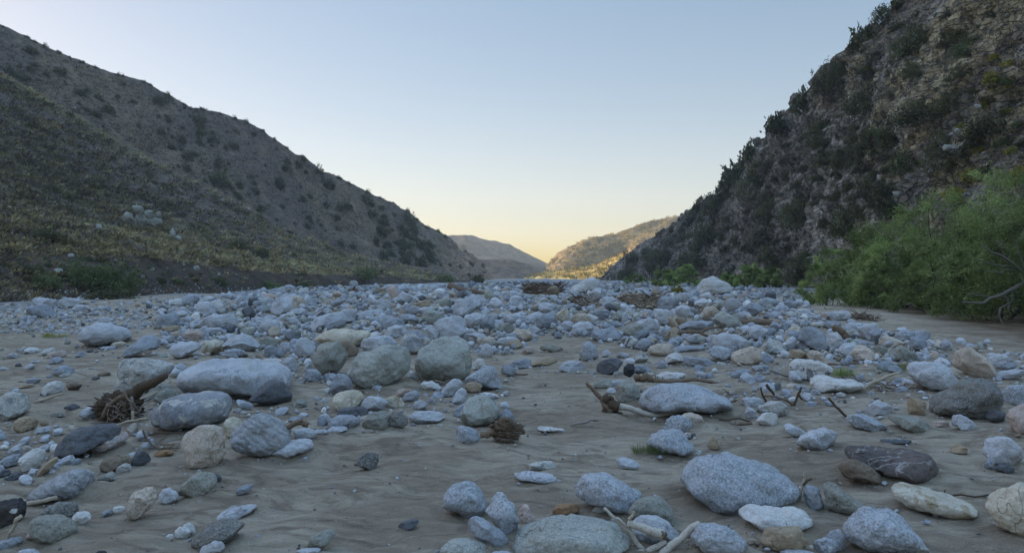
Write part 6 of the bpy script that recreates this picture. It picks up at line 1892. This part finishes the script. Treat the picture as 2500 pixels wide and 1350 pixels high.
# ------------------------------------------------------------------ grass
def tuft_mass(items, name, label, mat, nb=9, cat='grass', kind='stuff', lean=0.55, wd=0.05, loc=None):
    """items: (point, radius, height, colour); blades fan out of each point"""
    rg = np.random.default_rng(len(items))
    P = np.array([i[0] for i in items])
    R = np.array([i[1] for i in items])
    Hh = np.array([i[2] for i in items])
    Cc = np.array([i[3] for i in items])
    n = len(P) * nb
    P, R, Hh = np.repeat(P, nb, 0), np.repeat(R, nb), np.repeat(Hh, nb)
    Cc = np.repeat(Cc, nb, 0) * rg.uniform(.7, 1.3, (n, 1))
    a = rg.uniform(0, 6.283, n)
    q = np.sqrt(rg.random(n))
    b = P + np.stack([np.cos(a) * R * q * .6, np.sin(a) * R * q * .6, -0.05 * Hh], 1)
    hh = Hh * rg.uniform(.55, 1.1, n)
    tip = b + np.stack([np.cos(a) * R * lean * q * 1.2, np.sin(a) * R * lean * q * 1.2, hh], 1) + rg.normal(size=(n, 3)) * (R * .12)[:, None]
    s = np.stack([-np.sin(a), np.cos(a), a * 0], 1) + rg.normal(size=(n, 3)) * .4
    s /= np.linalg.norm(s, axis=1, keepdims=True)
    w = (R * wd * 10 * .5 * rg.uniform(.6, 1.3, n))[:, None] * s
    mid = (b + tip) * .5 + np.stack([np.cos(a) * R * .1, np.sin(a) * R * .1, hh * .12], 1)
    V = np.stack([b, mid + w * .5, tip, mid - w * .5], 1).reshape(-1, 3)
    m = mk_mesh(name, V, np.arange(n * 4).reshape(n, 4), np.repeat(Cc, 4, 0), True, mat)
    o = link(name, m)
    tag(o, label, cat, kind=kind)
    return o

def sample(poly, n, own, fn, seed):
    rr = random.Random(seed)
    xs, ys = [p[0] for p in poly], [p[1] for p in poly]
    out = []
    for _ in range(n):
        px, py = rr.uniform(min(xs), max(xs)), rr.uniform(min(ys), max(ys))
        if not in_poly(px, py, poly):
            continue
        t = hit(px, py)
        if t is None or t[2] not in own:
            continue
        v = fn(px, py, np.array(t[0]), rr)
        if v is not None:
            out.append(v)
    return out
STRAW, OLI, PUR = np.array((.22, .183, .10)), np.array((.12, .11, .06)), np.array((.115, .10, .09))
def tA(px, py, p, rr):
    k = rr.random()
    low = sstep(480, 620, py)
    lip = np.interp(px, [0, 350, 560, 720, 900, 1120], [606, 626, 656, 671, 673, 687])
    if py > lip + 4 and rr.random() < (0.93 if px > 140 else 0.6):
        return None
    if abs(py - lip) < 7:
        low = 1.6
    crest = np.interp(px, [0, 150, 350, 560, 740, 880, 1120], [185, 262, 385, 480, 572, 624, 680])
    if py < crest + 9:
        low = 1.5
    c = STRAW if k < 0.25 + 0.35 * low else (OLI if k < 0.6 + .25 * low else PUR)
    s = rr.uniform(.22, .55) * (0.6 + p[1] / 130)
    return p, s * 1.15, s * rr.uniform(.55, .9), c * rr.uniform(.95, 1.75) * (1 + 0.3 * low)
gA = sample([(-150, 120), (0, 180), (150, 262), (350, 385), (560, 478), (740, 572), (880, 622), (1120, 680), (1130, 690), (900, 690), (560, 708), (-150, 745)], 16000, (1,), tA, 3)
tuft_mass(gA, 'grass_tussocks', 'dry straw and olive grass tussocks covering the near left spur', MAT_GRASS, 12, lean=.85, wd=.055)
def tB(px, py, p, rr):
    k = rr.random()
    c = PUR if k < .4 else (STRAW if k < .6 else (OLI if k < .8 else OLI * .5))
    s = rr.uniform(.35, 1.0)
    return p, s, s * rr.uniform(.5, .9), c * rr.uniform(.75, 1.2)
gB = sample([(-150, 20), (0, 70), (200, 155), (400, 225), (600, 300), (740, 390), (862, 450), (965, 490), (1050, 545), (1180, 640), (1200, 690), (900, 640), (560, 480), (350, 385), (0, 190), (-150, 120)], 16000, (2,), tB, 4)
tuft_mass(gB, 'grass_tussocks', 'sparse dry grass and low scrub over the long left ridge', MAT_GRASS)
def tR(px, py, p, rr):
    c = STRAW * 1.45 if rr.random() < .7 else (PUR if rr.random() < .5 else OLI)
    s = rr.uniform(.16, .42) * (0.5 + p[1] / 120)
    return p, s, s * rr.uniform(.5, .8), c * rr.uniform(.75, 1.2)
gR = sample([(1960, 280), (2090, 90), (2200, 0), (2650, -40), (2650, 480), (2300, 490), (2150, 430)], 3000, (3,), tR, 5)
gR += sample([(1480, 680), (1700, 510), (1900, 320), (2150, 430), (2000, 640), (1960, 700)], 900, (3,), tR, 6)
tuft_mass(gR, 'grass_tussocks', 'straw coloured grass tufts in patches over the rocky cliff', MAT_GRASS)
# far scrub on the sunlit hill and the hazy hills
def tF(px, py, p, rr):
    c = np.array((.15, .14, .045)) if rr.random() < .5 else np.array((.36, .28, .10))
    s = rr.uniform(1.0, 2.6)
    return p, s, s * rr.uniform(.7, 1.0), c * rr.uniform(.8, 1.2)
gF = sample([(1250, 690), (1335, 640), (1420, 580), (1520, 562), (1640, 520), (1760, 500), (1760, 690)], 3800, (6, 7), tF, 7)
tuft_mass(gF, 'scrub', 'far scrub and small trees catching the low sun on the right hill', MAT_GRASS, 10, 'scrub', wd=.06)

# green grass tufts among the stones
def tuft(t, box, base, h, label, n=40, col=(.19, .26, .08)):
    rr = random.Random(int(box[0]))
    its = []
    for _ in range(n):
        x = rr.uniform(box[0], box[2])
        (px, py), = tpx(t, [(x, rr.uniform(base - 18, base))])
        hh = hit(px, py)
        if hh is None:
            continue
        p = np.array(hh[0])
        H = h * TILE[t][2] * p[1] / F * rr.uniform(.5, 1.0)
        its.append((p, H * .55, H, np.array(col) * rr.uniform(.8, 1.25)))
    tuft_mass(its, 'grass_tuft', label, MAT_GRASS, 12, 'grass tuft', kind='thing', lean=1.0, wd=.012)
tuft('G', (1340, 280, 1750, 430), 425, 120, 'fine green grass tuft at the foot of the grass tuft stone', 60, (.18, .23, .09))
tuft('D', (800, 760, 1010, 860), 862, 100, 'green grass tuft right of the pied striped boulder', 40)
tuft('D', (1230, 720, 1540, 815), 820, 90, 'green grass tuft in front of the green veined boulder', 44)
tuft('A', (400, 490, 620, 565), 565, 60, 'yellow green grass patch among the left gravel', 50, (.24, .25, .07))
tuft('4', (190, 60, 290, 115), 112, 50, 'tiny green tuft on the far sand flat', 14, (.15, .18, .05))
tuft('4', (310, 770, 440, 835), 832, 70, 'small green tuft beside stones in the middle distance', 16, (.15, .17, .05))

# pale outcrop rocks and loose rocks on the slopes
for i, (x0, y0, x1, y1) in enumerate([(298, 500, 330, 530), (322, 488, 352, 512), (330, 508, 360, 536), (352, 500, 376, 522), (345, 524, 384, 542), (374, 520, 398, 540), (312, 516, 334, 540), (380, 508, 396, 524)]):
    place_rock('green', ell(x0, y0, x1, y1, 0.6, i, 5.0), None, None, name='outcrop_rock', ang=1.0, lift=-0.55)
for i, (x0, y0, x1, y1, lab) in enumerate([(472, 642, 488, 656, 'single pale rock on the dark face of the cut bank'), (415, 548, 430, 572, 'tall pale rock standing on the near spur'), (430, 570, 444, 582, 'small pale rock below the tall one on the near spur'), (234, 540, 250, 556, 'rounded pale rock on the spur above the bank willow'), (165, 614, 182, 626, 'pale rock at the terrace edge above the joined bush'), (130, 650, 156, 662, 'flat pale rock on the bank left of the joined bush'), (176, 672, 190, 686, 'pale rock at the foot of the joined bush'), (2378, 250, 2396, 262, 'flat pale rock on the cliff near the right edge thicket'), (2330, 308, 2346, 320, 'bluish white rock on a bare strip of the cliff'), (2300, 346, 2340, 362, 'pale ledge rock above the bright yellow bush'), (2178, 460, 2200, 476, 'pale squarish rock in the dark lower bushes of the cliff')]):
    place_rock('green' if x0 > 2000 else 'greenpale', ell(x0, y0, x1, y1, 0.6, 40 + i, 5.0), lab, None, name='slope_rock', ang=1.0, lift=-0.4)
rub = []
rq = random.Random(77)
for poly, n, own in [([(1480, 685), (1700, 520), (1900, 330), (2200, 20), (2650, 0), (2650, 480), (2200, 480), (1980, 640), (1960, 700)], 2600, (3,)), ([(-100, 620), (350, 630), (700, 675), (700, 705), (330, 722), (-100, 745)], 260, (1,)), ([(0, 150), (400, 300), (700, 480), (860, 600), (500, 560), (0, 500)], 240, (1, 2)), ([(290, 510), (330, 484), (400, 500), (410, 545), (350, 548)], 70, (1,))]:
    xs, ys = [p[0] for p in poly], [p[1] for p in poly]
    for _ in range(n):
        px, py = rq.uniform(min(xs), max(xs)), rq.uniform(min(ys), max(ys))
        if in_poly(px, py, poly):
            t = hit(px, py)
            if t is not None and t[2] in own:
                w = 4 * (16 / 4) ** (rq.random() ** 2)
                c = rq.choice([(.20, .19, .17), (.15, .142, .13), (.26, .25, .23), (.13, .122, .11)])
                rub.append((w, px, py, w * .7, c, t[0].copy()))
stone_mass(rub, 'rubble', 'loose grey rubble and small outcrops scattered over the slopes', MAT_COBBLE, 0.4)
# ------------------------------------------------------------------ labels for what has none of its own: told by look and by its nearest landmark
USED = set(r['label'] for r in ROCKS if r['label'])
def rel(dx, dy, near):
    if abs(dx) > 1.2 * abs(dy):
        s = 'left of' if dx < 0 else 'right of'
        return ('just ' if near else '') + s
    return ('right behind' if near else 'behind') if dy < 0 else ('right in front of' if near else 'in front of')
LM = [r for r in ROCKS if r['short']]
PAIRS = set()
for r in sorted(ROCKS, key=lambda r: -r['w'] / r['d']):
    big = (r['x1'] - r['x0'])
    cat = 'boulder' if r['o'].name.startswith('boulder') else ('rock' if 'rock' in r['o'].name else 'stone')
    if not r['label']:
        ratio = big / max(r['y1'] - r['y0'], 1)
        shape = 'flat' if ratio > 2.1 else ('oval' if ratio > 1.35 else ('upright' if ratio < 0.9 else 'rounded'))
        size = 'tiny' if big < 22 else ('small' if big < 55 else 'mid sized')
        if 'outcrop' in r['o'].name:
            lab = f"{size} {shape} pale rock of the outcrop on the near left spur"
            r['o']['group'] = 'rocks of the pale outcrop on the spur'
        else:
            lab = None
            for q in sorted(LM, key=lambda q: math.hypot(q['px'] - r['px'], 1.7 * (q['ybase'] - r['ybase'])))[:14]:
                dx, dy = r['px'] - q['px'], 1.7 * (r['ybase'] - q['ybase'])
                near = math.hypot(dx, dy) < 0.75 * (q['x1'] - q['x0']) + 0.5 * big
                key = (q['short'], rel(dx, dy, near), WORD[r['col']], shape)
                k2 = (q['short'], rel(dx, dy, near), WORD[r['col']])
                if k2 in PAIRS and key in PAIRS:
                    continue
                if key in PAIRS or (k2 in PAIRS and q is not LM[0] and random.random() < .0):
                    continue
                PAIRS.add(key)
                PAIRS.add(k2)
                lab = f"{size} {shape} {WORD[r['col']]} {cat} {key[1]} the {q['short']}"
                if lab not in USED:
                    break
            if lab is None:
                lab = f"{size} {shape} {WORD[r['col']]} {cat} among the stones"
        r['label'] = lab
    USED.add(r['label'])
    tag(r['o'], r['label'], cat, r['o'].get('group') or ('boulders of the riverbed' if cat == 'boulder' else ('rocks on the slopes' if cat == 'rock' else 'stones of the riverbed')))

# past about 290 bushes the smallest of them become one mass of scrub
PL.sort(key=lambda p: (not p['short'], -p['w']))
REST_PL = PL[285:]
PL = PL[:285]
if REST_PL:
    vv, ff, cc, off = [], [], [], 0
    bpy.context.view_layer.update()
    for p in REST_PL:
        o = p['o']
        me = o.data
        n = len(me.vertices)
        co = np.empty(n * 3, np.float32)
        me.vertices.foreach_get('co', co)
        ca = np.empty(n * 4, np.float32)
        me.color_attributes['Col'].data.foreach_get('color', ca)
        M = np.array(o.matrix_world)
        vv.append(co.reshape(-1, 3) @ M[:3, :3].T + M[:3, 3])
        ff.append(np.arange(n).reshape(-1, 4) + off)
        cc.append(ca.reshape(-1, 4)[:, :3] * rp.uniform(.8, 1.2))
        off += n
        bpy.data.objects.remove(o)
    m = mk_mesh('hillside_scrub', np.concatenate(vv), np.concatenate(ff), np.concatenate(cc), True, MAT_LEAF)
    tag(link('hillside_scrub', m), 'tiny dark bushes dotted over the far slopes and skylines', 'scrub', kind='stuff')
PLM = [p for p in PL if p['short']]
PKEY = set()
for p in sorted(PL, key=lambda p: -p['w']):
    if not p['label']:
        g = p['group'] or ''
        nm = p['o'].data.name
        colw = 'yellow green' if 'yellow' in g else ('green' if 'green bushes' in g else ('low greyish' if 'low bushes' in g else 'dark'))
        lab = None
        if p['w'] >= 20:
            for q in sorted(PLM, key=lambda q: math.hypot(q['px'] - p['px'], q['py'] - p['py']))[:10]:
                dx, dy = p['px'] - q['px'], p['py'] - q['py']
                if abs(dx) > 1.2 * abs(dy):
                    rl = 'left of' if dx < 0 else 'right of'
                else:
                    rl = 'above' if dy < 0 else 'below'
                if math.hypot(dx, dy) < .8 * (q['w'] + p['w']) / 2 + 14:
                    rl = 'close ' + rl
                size = 'small' if p['w'] < 30 else ('mid sized' if p['w'] < 50 else 'broad')
                key = (q['short'], rl, size)
                if key in PKEY:
                    continue
                PKEY.add(key)
                lab = f"{size} {colw} bush {rl} the {q['short']}"
                break
        if lab is None:
            gg = g.replace('bushes', 'bush').replace('small ', '').replace('tiny ', '')
            lab = f"one of the many small {g.replace('small ', '').replace('tiny ', '')}"
        p['label'] = lab
    tag(p['o'], p['label'], 'shrub', p['group'] or 'single bushes on the slopes')

# ------------------------------------------------------------------ silt banked against the stones, scour hollows on their other side
me = riverbed.data
co = np.empty(len(me.vertices) * 3, np.float32)
me.vertices.foreach_get('co', co)
co = co.reshape(-1, 3)
rad = np.hypot(co[:, 0], co[:, 1])
near = np.nonzero((rad < 32) & (co[:, 1] > 2))[0]
G = co[near]
order = np.argsort(G[:, 1])
G = G[order]
near = near[order]
add = np.zeros(len(G))
rsk = np.random.default_rng(5)
for r in ROCKS:
    if r['w'] < 0.2 or r['d'] > 30 or 'rock' in r['o'].name:
        continue
    a, b = r['w'] / 2, max(r['D'], 0.4 * r['w']) / 2
    R = max(a, b)
    i0, i1 = np.searchsorted(G[:, 1], [r['y'] - 2.6 * R, r['y'] + 2.6 * R])
    dx, dy = (G[i0:i1, 0] - r['x']) / a, (G[i0:i1, 1] - r['y']) / b
    q = np.hypot(dx, dy)
    th = np.arctan2(dy, dx)
    lee = 0.5 + 0.5 * np.cos(th - 0.9 + rsk.uniform(-.6, .6))
    m0 = min(a, 0.5)
    add[i0:i1] += m0 * (0.20 * lee * np.exp(-((q - 0.95) / 0.55) ** 2) - 0.10 * (1 - lee) * np.exp(-((q - 1.15) / 0.28) ** 2))
co[near, 2] += np.clip(add, -0.07, 0.14)
me.vertices.foreach_set('co', co.ravel())
me.update()

# ------------------------------------------------------------------ air
def haze(density):
    m = bpy.data.materials.new('haze_air')
    m.use_nodes = True
    nd, lk = m.node_tree.nodes, m.node_tree.links
    nd.remove(nd['Principled BSDF'])
    v = nd.new('ShaderNodeVolumePrincipled')
    v.inputs['Color'].default_value = (0.80, 0.88, 1.0, 1)
    v.inputs['Density'].default_value = density
    v.inputs['Anisotropy'].default_value = 0.2
    lk.new(v.outputs[0], nd['Material Output'].inputs['Volume'])
    x0, x1, y0, y1, z0, z1 = -1620, 1620, -1620, 1620, -9.0, HAZE_TOP
    V = [(x, y, z) for x in (x0, x1) for y in (y0, y1) for z in (z0, z1)]
    Fq = [(0, 1, 3, 2), (4, 6, 7, 5), (0, 4, 5, 1), (2, 3, 7, 6), (0, 2, 6, 4), (1, 5, 7, 3)]
    me = mk_mesh('haze', V, Fq, None, False, m)
    tag(link('haze', me), 'thin blue air haze filling the valley', 'haze', kind='stuff')
allz = max(P[:, 2].max() for P, _ in HILLV)
HAZE_TOP = float(allz) + 6.0
if HAZE > 0:
    haze(HAZE)
print('things', len(ROCKS), len(PL), 'zmax', allz, 'gmin', GV[:, 2].min())
